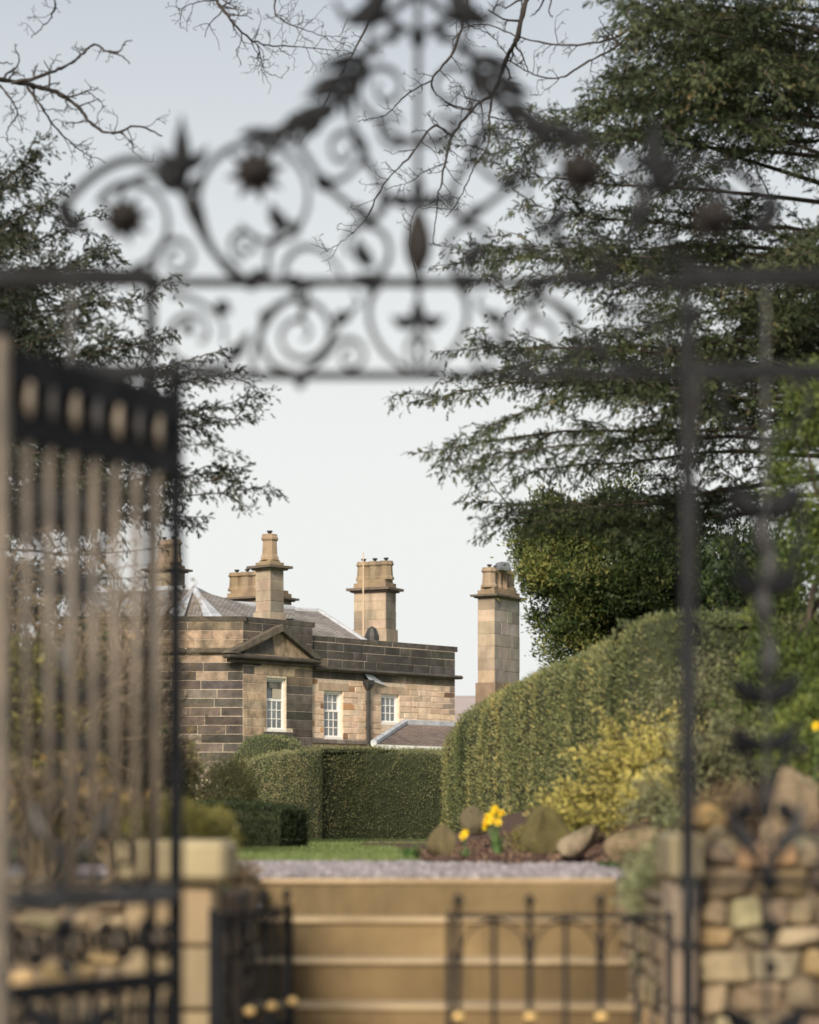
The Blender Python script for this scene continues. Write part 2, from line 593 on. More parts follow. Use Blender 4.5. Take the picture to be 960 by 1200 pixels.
# ------------------------------------------------------------------ foliage helpers
def needles(base, dirs, lens, ups, shades, K=14, nl=0.028, nw=0.006, ang=55, stem=0.004):
    """Twigs with two ranks of flat needles; every array has one row for each twig."""
    N = len(base)
    dirs = unit(dirs)
    side = unit(np.cross(dirs, ups))
    up = unit(np.cross(side, dirs))
    k = np.arange(K)
    s = (k + 0.5) / K
    sgn = np.where(k % 2 == 0, 1.0, -1.0)
    pos = base[:, None, :] + dirs[:, None, :] * (lens[:, None] * s)[..., None]
    ca, sa = math.cos(math.radians(ang)), math.sin(math.radians(ang))
    nd = dirs[:, None, :] * ca + side[:, None, :] * (sa * sgn)[None, :, None] + up[:, None, :] * RNG.normal(0, 0.3, (N, K))[..., None]
    L = nl * RNG.uniform(0.7, 1.2, (N, K)) * (1 - 0.35 * s)[None, :]
    tip = pos + nd * L[..., None]
    w = dirs[:, None, :] * nw
    V = np.stack([pos - w, pos + w, tip], 2).reshape(-1, 3)
    sh = np.repeat(np.clip(shades[:, None] + RNG.normal(0, 0.07, (N, K)), 0, 1).reshape(-1), 3)
    # twig stem as a thin triangle
    e = base + dirs * lens[:, None]
    sV = np.stack([base - side * stem, base + side * stem, e], 1).reshape(-1, 3)
    sS = np.repeat(np.clip(shades * 0.6, 0, 1), 3)
    V = np.vstack([V, sV])
    sh = np.concatenate([sh, sS])
    return V, np.arange(len(V)).reshape(-1, 3), sh


def leaves(pos, nrm, size, asp, shade, up=0.3, rnd=0.8, out=0.5):
    """Rhombic leaves at points, pointing mostly outwards."""
    N = len(pos)
    d = unit(nrm * out + RNG.normal(0, 1, (N, 3)) * rnd * 0.6 + np.array([0, 0, up]))
    s = unit(np.cross(d, RNG.normal(0, 1, (N, 3))))
    L = (size * RNG.uniform(0.6, 1.35, N))[:, None]
    nn = np.cross(d, s)
    V = np.stack([pos, pos + d * L * 0.5 + s * L * asp * 0.5 + nn * L * 0.06, pos + d * L, pos + d * L * 0.5 - s * L * asp * 0.5 + nn * L * 0.06], 1).reshape(-1, 3)
    return V, np.arange(N * 4).reshape(-1, 4), np.repeat(np.clip(shade, 0, 1), 4)


def scatter(V, T, n):
    a, b, c = V[T[:, 0]], V[T[:, 1]], V[T[:, 2]]
    cr_ = np.cross(b - a, c - a)
    ar = np.linalg.norm(cr_, axis=1)
    i = RNG.choice(len(T), n, p=ar / ar.sum())
    r1, r2 = np.sqrt(RNG.random(n)), RNG.random(n)
    p = a[i] * (1 - r1)[:, None] + b[i] * (r1 * (1 - r2))[:, None] + c[i] * (r1 * r2)[:, None]
    return p, unit(cr_[i])


def grid_tris(nu, nv):
    i, j = np.meshgrid(np.arange(nu - 1), np.arange(nv - 1), indexing='ij')
    q = np.stack([i * nv + j, (i + 1) * nv + j, (i + 1) * nv + j + 1, i * nv + j + 1], -1).reshape(-1, 4)
    return q, np.vstack([q[:, [0, 1, 2]], q[:, [0, 2, 3]]])


def bezier_pts(p0, p1, sag, n=12, wob=0.0):
    t = np.linspace(0, 1, n)[:, None]
    p = p0 * (1 - t) + p1 * t
    p[:, 2] += (4 * t * (1 - t))[:, 0] * sag
    if wob:
        p += np.cumsum(RNG.normal(0, wob, p.shape), 0) * np.sin(t * math.pi)
    return p


def plume(p0, p1, sag, width, step2, step3, tl, droop, bare, shade0, tipshade, r0, wood, roll, tap, wob, rows):
    pts = bezier_pts(p0, p1, sag, 10, wob)
    seg = np.linalg.norm(np.diff(pts, axis=0), axis=1)
    L = seg.sum()
    cum = np.concatenate([[0], np.cumsum(seg)]) / L
    if wood is not None:
        wood.add(*tube(pts, np.linspace(r0, 0.003, len(pts)), 4, False))
    n2 = max(3, int(L / step2))
    s = bare + (1 - bare) * (np.arange(n2) + RNG.random(n2)) / n2
    at = lambda v: np.stack([np.interp(v, cum, pts[:, k]) for k in range(3)], 1)
    base = at(s)
    tan = unit(at(np.minimum(1, s + 0.05)) - at(np.maximum(0, s - 0.05)))
    side = unit(np.cross(tan, [0, 0, 1.0]))
    rl = RNG.normal(0, roll, n2)[:, None]
    side = side * np.cos(rl) + np.cross(side, tan) * np.sin(rl)
    sg = np.where(np.arange(n2) % 2, 1.0, -1.0)[:, None]
    a = np.radians(RNG.uniform(35, 70, n2))[:, None]
    d = unit(tan * np.cos(a) + side * sg * np.sin(a) + np.stack([0 * s, 0 * s, RNG.normal(-0.05, 0.15, n2)], 1))
    l2 = width * RNG.uniform(0.45, 1.1, n2) * np.minimum(1.0, (1 - s) * tap + 0.18) * (0.45 + 0.55 * np.minimum(1, s * 3))
    nmax = max(2, int(width / step3))
    k = np.arange(nmax)
    s3 = (k[None, :] + RNG.random((n2, nmax))) / nmax
    keep = RNG.random((n2, nmax)) < np.clip(l2 / width, 0.25, 1)[:, None]
    keep[:, -1] = True
    s3[:, -1] = 1.0
    dz = np.array([0, 0, -1.0])
    pb = base[:, None] + d[:, None] * (l2[:, None] * s3)[..., None] + dz * (droop * l2[:, None] * s3 ** 2)[..., None]
    dd = unit(d[:, None] + dz * (2 * droop * s3)[..., None])
    sd = unit(np.cross(dd, [0, 0, 1.0]))
    up = np.cross(sd, dd)
    a3 = np.radians(RNG.uniform(25, 65, s3.shape)) * np.where(k % 2, 1, -1)[None]
    a3[:, -1] = 0
    r3 = RNG.normal(0, 0.8, s3.shape)
    dr = dd * np.cos(a3)[..., None] + (sd * np.cos(r3)[..., None] + up * np.sin(r3)[..., None]) * np.sin(a3)[..., None]
    dr[..., 2] += RNG.normal(-0.1, 0.2, s3.shape)
    ln = RNG.uniform(tl[0], tl[1], s3.shape) * (1.1 - 0.3 * s3)
    sh = shade0 + tipshade * (s3 - 0.5) + RNG.normal(0, 0.10, s3.shape) + RNG.normal(0, 0.10, (n2, 1)) + random.gauss(0, 0.08)
    rows[0].append(pb[keep])
    rows[1].append(dr[keep])
    rows[2].append(ln[keep])
    rows[3].append(np.stack([RNG.normal(0, 0.8, keep.sum()), RNG.normal(0, 0.8, keep.sum()), np.ones(keep.sum())], 1))
    rows[4].append(sh[keep])
    return pts, tan


def limb_twigs(p0, p1, sag, width, step2=0.05, step3=0.028, tl=(0.04, 0.09), droop=0.2, bare=0.12, shade0=0.35, tipshade=0.15, r0=0.03, wood=None, roll=0.6, tap=2.0, wob=0.012, plumes=0, plen=(0.4, 0.9), rows=None, fall=0.15, pstart=0.22):
    lb = bare if not plumes else max(bare, 0.4)
    pts, _ = plume(p0, p1, sag, width, step2, step3, tl, droop, lb, shade0, tipshade, r0, wood, roll, tap, wob, rows)
    for k in range(plumes):
        s = pstart + (0.95 - pstart) * (k + random.random()) / plumes
        i = min(len(pts) - 2, int(s * (len(pts) - 1)))
        b0 = pts[i] + (pts[i + 1] - pts[i]) * random.random()
        t_ = unit(pts[i + 1] - pts[i])
        sd = unit(np.cross(t_, [0, 0, 1.0])) * (1 if k % 2 else -1)
        a = math.radians(random.uniform(15, 55))
        dv = t_ * math.cos(a) + sd * math.sin(a) + np.array([0, 0, random.gauss(-0.05, 0.38)])
        L = random.uniform(*plen) * (1.15 - 0.5 * s)
        e = b0 + unit(dv) * L - np.array([0, 0, fall * L])
        plume(b0, e, 0.06 * L, width * random.uniform(0.75, 1.1), step2, step3, tl, droop, 0.08, shade0, tipshade, r0 * 0.3, wood, roll, tap, wob * 0.6, rows)


def conifer_mesh(limbs, needle_kw, **kw):
    wood = MB()
    rows = [[], [], [], [], []]
    for lb in limbs:
        k2 = dict(kw)
        if len(lb) > 4:
            k2.update(lb[4])
        limb_twigs(lb[0], lb[1], lb[2], lb[3], wood=wood, rows=rows, **k2)
    V, T, sh = needles(*[np.concatenate(r) for r in rows], **needle_kw)
    return wood, V, T, sh


def clump_leaves(centre, rad, nclump, per, csize, lsize, asp=0.45, shade=0.45, sv=0.2, shell=0.55, up=0.3, flat_bottom=None, squash=0.8):
    """Leaf clumps spread through an ellipsoid; sparse enough between clumps to see through."""
    c = np.asarray(centre, float)
    rad = np.asarray(rad, float)
    d = unit(RNG.normal(0, 1, (nclump, 3)))
    rr = RNG.uniform(shell, 1.0, nclump) ** 0.6
    lump = 0.75 + 0.5 * vnoise(d * 1.7 + c, 1.3, 2)
    cp = c + d * rad * (rr * lump)[:, None]
    if flat_bottom is not None:
        cp[:, 2] = np.maximum(cp[:, 2], flat_bottom + RNG.random(nclump) * 0.05)
    cs = np.clip(shade + RNG.normal(0, sv, nclump), 0, 1)
    i = np.repeat(np.arange(nclump), per)
    off = RNG.normal(0, 1, (len(i), 3)) * csize * np.array([1, 1, squash])
    pos = cp[i] + off
    nrm = unit(off * 0.6 + d[i] * csize)
    return leaves(pos, nrm, lsize, asp, cs[i] + RNG.normal(0, 0.1, len(i)), up)


def merge(parts):
    Vs, Ts, Ss, n = [], [], [], 0
    for V, T, S in parts:
        Vs.append(V)
        Ts.append(T + n)
        Ss.append(S)
        n += len(V)
    return np.vstack(Vs), np.vstack(Ts), np.concatenate(Ss)


def bank_z(x, y):
    x = np.asarray(x, float)
    y = np.asarray(y, float)
    ye = 13.4 + 9.0 * sstep(0.12, -0.22, x) - 5.8 * sstep(0.95, 1.3, x)
    d = y - ye
    z = 0.03 * sstep(-0.05, 0.1, d) + 0.34 * sstep(0.5, 7.0, y - 13.4) * sstep(0.1, 1.3, x)
    z = z + (0.09 + 0.30 * sstep(8.2, 12.0, y)) * sstep(1.1, 2.2, x) + 0.5 * sstep(11, 19, y) * sstep(1.6, 3.2, x)
    return z


# ------------------------------------------------------------------ the setting
STEP_X0, STEP_X1, TOP_Y, RISE, GO, NST = -0.616, 0.85, 9.88, 0.15, 0.30, 8
LOW = -RISE * NST

tag(obj('ground', *box(-400, 400, -200, 7.95, LOW - 0.3, LOW), M['ground_low']), kind='structure')
# upper ground: one sheet with a notch for the steps, reaching the horizon
ug = MB()
for (x0, x1, y0, y1) in ((-2500, STEP_X0 - 0.05, 7.75, 9.9), (STEP_X1 + 0.05, 2500, 7.75, 9.9), (-2500, 2500, 9.9, 4000)):
    ug.add([(x0, y0, -0.012), (x1, y0, -0.012), (x1, y1, -0.012), (x0, y1, -0.012)], [(0, 1, 2, 3)])
tag(ug.build('upper_ground', M['turf']), kind='structure')

# gravel walk along the head of the steps
gx, gy = np.meshgrid(np.linspace(-4, 1.05, 60), np.linspace(9.9, 14.4, 50), indexing='ij')
gp = np.stack([gx.ravel(), gy.ravel(), np.zeros(gx.size)], 1)
gp[:, 2] = -0.004 + 0.012 * (vnoise(gp, 2.0, 3) - 0.5)
q, _ = grid_tris(60, 50)
tag(obj('gravel_path', gp, q, M['gravel'], smooth=True), kind='structure')
n = 9000
pp = np.stack([RNG.uniform(-1.4, 1.0, n), RNG.uniform(9.93, 14.0, n), np.zeros(n)], 1)
oct_v = np.array([(1, 0, 0), (-1, 0, 0), (0, 1, 0), (0, -1, 0), (0, 0, 1), (0, 0, -1)], float)
oct_f = np.array([(0, 2, 4), (2, 1, 4), (1, 3, 4), (3, 0, 4), (2, 0, 5), (1, 2, 5), (3, 1, 5), (0, 3, 5)])
sc = RNG.uniform(0.006, 0.017, (n, 1)) * RNG.uniform(0.6, 1.2, (n, 3))
PV = (oct_v[None] * sc[:, None, :] + RNG.normal(0, 0.0015, (n, 6, 3)) + pp[:, None, :] + np.array([0, 0, 0.004])).reshape(-1, 3)
PF = (oct_f[None] + (np.arange(n) * 6)[:, None, None]).reshape(-1, 3)
tag(obj('gravel_stones', PV, PF, M['pebble'], shade=np.repeat(np.clip(RNG.normal(0.5, 0.22, n), 0, 1), 6)),
    'loose mauve grey gravel at the head of the stone steps', 'gravel', kind='stuff')

# lawn
lx, ly = np.meshgrid(np.linspace(-6, 1.2, 50), np.linspace(14.0, 34, 60), indexing='ij')
lp = np.stack([lx.ravel(), ly.ravel(), np.zeros(lx.size)], 1)
lp[:, 2] = 0.012 + 0.03 * (vnoise(lp, 0.5, 2) - 0.5)
q, _ = grid_tris(50, 60)
tag(obj('lawn', lp, q, M['turf'], smooth=True), kind='structure')
n = 42000
gpos = np.stack([RNG.uniform(-2.6, 0.9, n), 14.0 + 18 * RNG.random(n) ** 1.3, np.full(n, 0.0)], 1)
gpos[:, 2] = 0.005 + 0.03 * (vnoise(gpos * np.array([1, 1, 0]), 0.5, 2) - 0.5)
gd = unit(np.stack([RNG.normal(0, 0.35, n), RNG.normal(0, 0.35, n), np.ones(n)], 1))
gh = RNG.uniform(0.02, 0.05, n)[:, None]
gs = unit(np.stack([RNG.normal(0, 1, n), RNG.normal(0, 0.4, n), np.zeros(n)], 1)) * 0.006
GV = np.stack([gpos - gs, gpos + gs, gpos + gd * gh], 1).reshape(-1, 3)
gsh = np.clip(0.15 + 0.75 * vnoise(gpos, 0.9, 3) + RNG.normal(0, 0.12, n), 0, 1)
tag(obj('grass', GV, np.arange(n * 3).reshape(-1, 3), M['grass'], shade=np.repeat(gsh, 3)),
    'short green lawn grass below the clipped hedge', 'grass', kind='stuff')

# planted bank right of the path
bx_, by_ = np.meshgrid(np.linspace(-0.45, 6.5, 120), np.linspace(7.72, 27, 190), indexing='ij')
bp = np.stack([bx_.ravel(), by_.ravel(), bank_z(bx_.ravel(), by_.ravel())], 1)
edge = bp[:, 2] > 0.005
bp[:, 2] += np.where(edge, 0.05 * (vnoise(bp, 3.0, 4) - 0.4), -0.06)
q, _ = grid_tris(120, 190)
q = q[edge[q].any(1) & ~((bp[q][:, :, 0].min(1) < STEP_X1 + 0.12) & (bp[q][:, :, 1].min(1) < 9.95))]
tag(obj('flower_bed', bp, q, M['soil'], smooth=True), kind='structure')
# mulch crumbs on the bank
n = 9000
mp_ = np.stack([RNG.uniform(-0.2, 2.2, n), RNG.uniform(10.5, 18, n), np.zeros(n)], 1)
mp_[:, 2] = bank_z(mp_[:, 0], mp_[:, 1]) + 0.05 * (vnoise(np.stack([mp_[:, 0], mp_[:, 1], bank_z(mp_[:, 0], mp_[:, 1])], 1), 3.0, 4) - 0.4)
mp_ = mp_[mp_[:, 2] > 0.02]
n = len(mp_)
sc = RNG.uniform(0.008, 0.022, (n, 1)) * RNG.uniform(0.4, 1.3, (n, 3))
PV = (oct_v[None] * sc[:, None, :] + mp_[:, None, :]).reshape(-1, 3)
PF = (oct_f[None] + (np.arange(n) * 6)[:, None, None]).reshape(-1, 3)
mm = leaf_mat('mulch_crumbs', [(0.0, (0.03, 0.017, 0.013)), (0.6, (0.10, 0.06, 0.045)), (1.0, (0.24, 0.16, 0.11))], 0.95, 0.0)
tag(obj('mulch', PV, PF, mm, shade=np.repeat(RNG.random(n), 6)), 'dark brown mulch crumbs on the rockery bank', 'mulch', kind='stuff')

# far moorland ridge
hx, hy = np.meshgrid(np.linspace(-900, 1100, 90), np.linspace(500, 1500, 30), indexing='ij')
hz = 51 * np.sin(np.clip((hy - 500) / 1000, 0, 1) * math.pi) * (0.75 + 0.25 * np.cos((hx - 40) / 420)) - 1
hp = np.stack([hx.ravel(), hy.ravel(), hz.ravel()], 1)
hp[:, 2] += 6 * (vnoise(hp, 0.006, 3) - 0.5) * (hz.ravel() > 2)
q, _ = grid_tris(90, 30)
tag(obj('hill', hp, q, M['moor'], smooth=True), kind='structure')

# ------------------------------------------------------------------ the house
TAN, DARK, GREY = (0.45, 0.345, 0.25), (0.098, 0.087, 0.079), (0.22, 0.19, 0.16)
PEACH, ORANGE, SOOT = (0.60, 0.455, 0.335), (0.44, 0.26, 0.14), (0.095, 0.09, 0.085)


def vary(c, v=0.18):
    k = 1 + random.gauss(0, v)
    return tuple(max(0.01, x * k * (1 + random.gauss(0, v * 0.18))) for x in c)


def ashlar(part, fr, s0, s1, z0, z1, course, avg, colour, mat, openings=(), thick=0.09, joint=0.014, ch=0.01, jit=0.0, name='stone'):
    """Courses of separate blocks on a face, leaving openings (s0, s1, z0, z1) free. Blocks stand proud of the mortar plane."""
    k, z = 0, z0
    nrow = max(1, round((z1 - z0) / course))
    hh = (z1 - z0) / nrow
    for k in range(nrow):
        za, zb = z0 + k * hh, z0 + (k + 1) * hh
        spans = [(s0, s1)]
        for (a, b_, c, d) in openings:
            if zb > c + 0.02 and za < d - 0.02:
                spans = [x for (p, q_) in spans for x in ((p, min(q_, a)), (max(p, b_), q_)) if x[1] - x[0] > 0.03]
        for (p, q_) in spans:
            L = q_ - p
            m_ = max(1, round(L / avg))
            cuts = [p]
            for i in range(1, m_):
                cuts.append(p + L * (i + random.uniform(-0.3, 0.3) + (0.25 if k % 2 else -0.25)) / m_)
            cuts.append(q_)
            for a, b_ in zip(cuts[:-1], cuts[1:]):
                c = colour((a + b_) / 2, (za + zb) / 2)
                V, Fc = fcham(fr, a + joint / 2, b_ - joint / 2, za + joint / 2, zb - joint / 2, -thick, random.uniform(-0.006, 0.008), ch, jit)
                obj(name, V, Fc, mat, part, color=c)


def backing(fr, s0, s1, z0, z1, openings, n0=-0.35, n1=-0.012):
    mb = MB()
    ss = sorted({s0, s1, *[v for o in openings for v in o[:2]]})
    zs = sorted({z0, z1, *[v for o in openings for v in o[2:]]})
    for a, b_ in zip(ss[:-1], ss[1:]):
        for c, d in zip(zs[:-1], zs[1:]):
            if any(a >= o[0] - 1e-6 and b_ <= o[1] + 1e-6 and c >= o[2] - 1e-6 and d <= o[3] + 1e-6 for o in openings):
                continue
            mb.add(*fbox(fr, a, b_, c, d, n0, n1))
    return mb


HD = 80.0
C0 = P(285, 900, HD)[:2]
TH = math.atan(2650 / F)
UR = np.array([math.sin(TH), math.cos(TH)])
NR = np.array([math.cos(TH), -math.sin(TH)])
FL_ = (np.array([0.0, HD]), np.array([1.0, 0.0]), np.array([0.0, -1.0]))           # front face, s = x
FR_ = (C0, UR, NR)                                                                  # face running back to the right
OW = C0 - NR * 0.12
FW_ = (OW, UR, NR)                                                                  # wing, set back a little


def s_at(fr, px, nn=0.0):
    """Distance along a face where the sight line of column px meets it."""
    k = (px - 480) / F
    O = fr[0] + fr[2] * nn
    return (k * O[1] - O[0]) / (fr[1][0] - k * fr[1][1])


def z_at(fr, py, s, nn=0.0):
    y = fr[0][1] + fr[1][1] * s + fr[2][1] * nn
    return EYE + (HOR - py) * y / F


house = thing('house', (C0[0], C0[1] + 4, 0), 'old stone country house with pediment, sash windows and tall chimneys behind the hedges', 'house')

# --- front face
zt, zc, zs1, zs0 = 7.09, 6.90, 6.03, 5.85
xl, xr = -11.5, C0[0]


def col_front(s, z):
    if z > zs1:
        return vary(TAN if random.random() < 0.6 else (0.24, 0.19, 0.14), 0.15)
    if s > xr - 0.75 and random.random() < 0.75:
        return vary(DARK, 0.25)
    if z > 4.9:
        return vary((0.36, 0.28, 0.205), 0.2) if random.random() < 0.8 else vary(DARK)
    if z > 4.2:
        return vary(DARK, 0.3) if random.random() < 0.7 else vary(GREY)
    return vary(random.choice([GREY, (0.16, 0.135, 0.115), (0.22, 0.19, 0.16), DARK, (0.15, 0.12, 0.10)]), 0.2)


w = backing(FL_, xl, xr, 0, zc, []).build('wall', M['mortar'], house)
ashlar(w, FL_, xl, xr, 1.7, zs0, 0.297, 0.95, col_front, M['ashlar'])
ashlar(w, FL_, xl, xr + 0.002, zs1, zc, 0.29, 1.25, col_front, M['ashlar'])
ashlar(w, FL_, xl - 0.1, xr + 0.12, zc + 0.004, zt, 0.19, 1.5, lambda s, z: vary((0.10, 0.085, 0.07), 0.15), M['ashlar'], thick=0.5, name='coping_stone')
for kk, (x0, x1) in enumerate(((xl, -9.2), (-9.2, -7.4), (-7.4, xr + 0.1))):
    V, Fc = fcham(FL_, x0 + 0.006, x1 - 0.006, zs0, zs1 - 0.004, -0.1, 0.16, 0.04)
    obj('string_course_stone', V, Fc, M['ashlar'], w, color=vary((0.13, 0.11, 0.085), 0.1))

# --- pedimented face
sR = s_at(FR_, 366.5)
w1 = (s_at(FR_, 313), s_at(FR_, 335.8), 0, 0)
w1 = (w1[0], w1[1], z_at(FR_, 857, w1[0]), z_at(FR_, 794, w1[0]))
zcorn = z_at(FR_, 772, 1.6)


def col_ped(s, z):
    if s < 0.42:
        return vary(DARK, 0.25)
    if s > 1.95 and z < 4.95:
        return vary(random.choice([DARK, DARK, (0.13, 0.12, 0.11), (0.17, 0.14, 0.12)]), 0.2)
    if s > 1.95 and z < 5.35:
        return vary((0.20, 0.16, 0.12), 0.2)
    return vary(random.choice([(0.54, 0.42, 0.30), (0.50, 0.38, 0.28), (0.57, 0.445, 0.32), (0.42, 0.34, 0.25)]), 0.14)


w = backing(FR_, 0, sR, 0, zc, [w1]).build('wall', M['mortar'], house)
sill1 = (w1[0] - 0.12, w1[1] + 0.3, w1[2] - 0.24, w1[2])
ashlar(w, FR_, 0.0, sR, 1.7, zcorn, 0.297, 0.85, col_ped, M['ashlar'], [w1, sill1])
obj('sill', *fcham(FR_, sill1[0], sill1[1], sill1[2], sill1[3] - 0.01, -0.2, 0.07, 0.015), M['ashlar'], house, color=(0.10, 0.09, 0.085))
zp = z_at(FR_, 728.5, 1.5)
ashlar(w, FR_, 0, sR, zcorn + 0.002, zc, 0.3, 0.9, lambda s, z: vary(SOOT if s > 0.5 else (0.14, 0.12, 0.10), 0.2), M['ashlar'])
ashlar(w, FR_, 0.05, sR + 0.12, zc + 0.004, zt, 0.19, 1.3, lambda s, z: vary((0.085, 0.078, 0.07), 0.15), M['ashlar'], thick=0.5, name='coping_stone')
# pediment
la, lz = s_at(FR_, 269, 0.28), z_at(FR_, 766, 0, 0.28)
ra, rz_ = s_at(FR_, 378, 0.28), z_at(FR_, 768.5, sR, 0.28)
ap, az = s_at(FR_, 331.5, 0.28), z_at(FR_, 732, 1.7, 0.28)
zb0 = lz - 0.16


def prism(fr, poly, n0, n1):
    k = len(poly)
    V = frame_pts(*fr, [(s, n0, z) for s, z in poly] + [(s, n1, z) for s, z in poly])
    return V, [tuple(range(k)), tuple(range(2 * k - 1, k - 1, -1))] + [(i, (i + 1) % k, k + (i + 1) % k, k + i) for i in range(k)]


mid = (la + ra) / 2
ped = obj('pediment', *prism(FR_, [(la + 0.25, lz - 0.06), (ra - 0.25, lz - 0.06), (ap, az - 0.2)], -0.1, 0.06), M['ashlar'], house, color=(0.44, 0.34, 0.24))
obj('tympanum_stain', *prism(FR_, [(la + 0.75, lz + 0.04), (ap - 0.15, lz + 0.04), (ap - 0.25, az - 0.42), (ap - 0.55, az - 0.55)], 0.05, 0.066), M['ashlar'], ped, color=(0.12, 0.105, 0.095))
obj('cornice', *fcham(FR_, la, ra, zb0 - 0.02, lz - 0.02, -0.1, 0.28, 0.05), M['ashlar'], ped, color=(0.085, 0.075, 0.065))
obj('bed_moulding', *fcham(FR_, la + 0.22, ra - 0.22, zb0 - 0.13, zb0 - 0.024, -0.1, 0.14, 0.03), M['ashlar'], ped, color=(0.12, 0.10, 0.085))
tk = 0.23
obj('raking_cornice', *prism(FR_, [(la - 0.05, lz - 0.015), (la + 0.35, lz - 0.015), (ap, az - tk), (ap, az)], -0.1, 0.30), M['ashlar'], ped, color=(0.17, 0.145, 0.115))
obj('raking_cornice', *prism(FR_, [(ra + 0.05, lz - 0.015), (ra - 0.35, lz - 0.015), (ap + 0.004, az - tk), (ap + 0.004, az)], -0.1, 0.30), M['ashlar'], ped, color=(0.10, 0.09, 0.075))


# --- sash windows
def sash(fr, o, cols, rows_top, rows_bot, open_top=False, sill=False):
    s0, s1, z0, z1 = o
    W, Hh = s1 - s0, z1 - z0
    fw = 0.07
    mb = MB()
    n0, n1 = -0.16, -0.10
    mb.add(*fbox(fr, s0, s0 + fw, z0 + 0.09, z1, n0, n1)).add(*fbox(fr, s1 - fw, s1, z0 + 0.09, z1, n0, n1))
    mb.add(*fbox(fr, s0 + fw, s1 - fw, z1 - fw, z1, n0, n1)).add(*fbox(fr, s0 - 0.02, s1 + 0.02, z0, z0 + 0.09, n0, -0.02))
    win = mb.build('window', M['white_paint'], house)
    obj('room', *fbox(fr, s0, s1, z0, z1, -0.60, -0.34), M['dark_room'], win)
    a, b_ = s0 + fw + 0.003, s1 - fw - 0.003
    zlo, zhi = z0 + 0.094, z1 - fw - 0.003
    zm = zlo + (zhi - zlo) * (rows_bot / (rows_bot + rows_top)) if rows_top else zhi
    for (za, zb, rows, back) in ((zlo, zm - 0.002, rows_bot, 0.0), (zm + 0.002, zhi, rows_top, -0.05)):
        if rows == 0:
            continue
        sb = MB()
        rail = 0.045
        nb0, nb1 = -0.155 + back, -0.115 + back
        sb.add(*fbox(fr, a, b_, za, za + rail, nb0, nb1)).add(*fbox(fr, a, b_, zb - rail, zb, nb0, nb1))
        sb.add(*fbox(fr, a, a + rail, za + rail, zb - rail, nb0, nb1)).add(*fbox(fr, b_ - rail, b_, za + rail, zb - rail, nb0, nb1))
        ia, ib, ja, jb = a + rail, b_ - rail, za + rail, zb - rail
        if back and open_top:
            sb.build('sash_frame', M['white_paint'], win)
            obj('pane', *fbox(fr, ia, ib, ja, jb, nb0 + 0.01, nb0 + 0.016), M['glass'], win)
            obj('blind', *fbox(fr, ia + 0.03, ib, jb - 0.22, jb, nb1 + 0.004, nb1 + 0.03), M['ashlar'], win, color=(0.22, 0.22, 0.21))
            obj('curtain', *fbox(fr, ia + (ib - ia) * 0.42, ib, ja, jb - 0.23, nb1 + 0.004, nb1 + 0.02), M['blind'], win)
            continue
        g = 0.030
        for i in range(1, cols):
            s = ia + (ib - ia) * i / cols
            sb.add(*fbox(fr, s - g / 2, s + g / 2, ja, jb, nb0 + 0.004, nb1 - 0.006))
        for i in range(1, rows):
            z = ja + (jb - ja) * i / rows
            sb.add(*fbox(fr, ia, ib, z - g / 2, z + g / 2, nb0 + 0.006, nb1 - 0.003))
        sb.build('sash_frame', M['white_paint'], win)
        for i in range(cols):
            for j in range(rows):
                pa, pb = ia + (ib - ia) * i / cols, ia + (ib - ia) * (i + 1) / cols
                qa, qb = ja + (jb - ja) * j / rows, ja + (jb - ja) * (j + 1) / rows
                t_ = random.gauss(0, 0.002)
                V, Fc = fbox(fr, pa + g / 2, pb - g / 2, qa + g / 2, qb - g / 2, nb0 + 0.012, nb0 + 0.018)
                obj('pane', V, Fc, M['glass'], win)
    return win


sash(FR_, w1, 3, 2, 3, open_top=True)

# --- wing
sW0, sW1 = sR - 0.05, s_at(FW_, 533.5)


def wz(py, s):
    return z_at(FW_, py, s)


sm = 6.5
zw_t, zw_c, zw_k1, zw_k0, zw_f = wz(744, sW0), wz(751, sW0), wz(780.5, sW0), wz(785, sW0), wz(794.5, sW0)
zw_s1, zw_s0 = wz(866, s_at(FW_, 380)), wz(871.5, s_at(FW_, 380))
w2 = (s_at(FW_, 380), s_at(FW_, 402), zw_s1, wz(810, s_at(FW_, 391)))
w3 = (s_at(FW_, 447), s_at(FW_, 468), wz(849, s_at(FW_, 457)), wz(814, s_at(FW_, 457)))
lin2 = (w2[0] - 0.3, w2[1] + 0.3, w2[3], w2[3] + 0.3)
lin3 = (w3[0] - 0.3, w3[1] + 0.3, w3[3], w3[3] + 0.3)


def col_wing(s, z):
    r_ = random.random()
    if r_ < 0.05:
        return vary(ORANGE, 0.2)
    if r_ < 0.065:
        return vary((0.24, 0.15, 0.10), 0.2)
    if s > sW1 - 0.35:
        return vary((0.36, 0.30, 0.25), 0.12)
    return vary(random.choice([(0.72, 0.56, 0.42), (0.74, 0.59, 0.45), (0.68, 0.51, 0.37), (0.70, 0.54, 0.41), (0.65, 0.51, 0.39)]), 0.07)


w = backing(FW_, sW0, sW1, 0, zw_t - 0.05, [w2, w3]).build('wall', M['wing_mortar'], house)
ashlar(w, FW_, sW0, sW1, zw_s1 + 0.01, zw_f, 0.21, 0.48, col_wing, M['wing_stone'], [w2, w3, lin2, lin3], joint=0.016, jit=0.006, ch=0.014)
ashlar(w, FW_, sW0, sW1, zw_s0 - 0.8, zw_s0 - 0.004, 0.25, 0.6, col_wing, M['wing_stone'], [], joint=0.016, jit=0.006)
for lt in (lin2, lin3):
    obj('lintel', *fcham(FW_, lt[0] + 0.01, lt[1] - 0.01, lt[2] + 0.005, lt[3] - 0.01, -0.09, 0.005, 0.01), M['wing_stone'], w, color=(0.46, 0.36, 0.27))
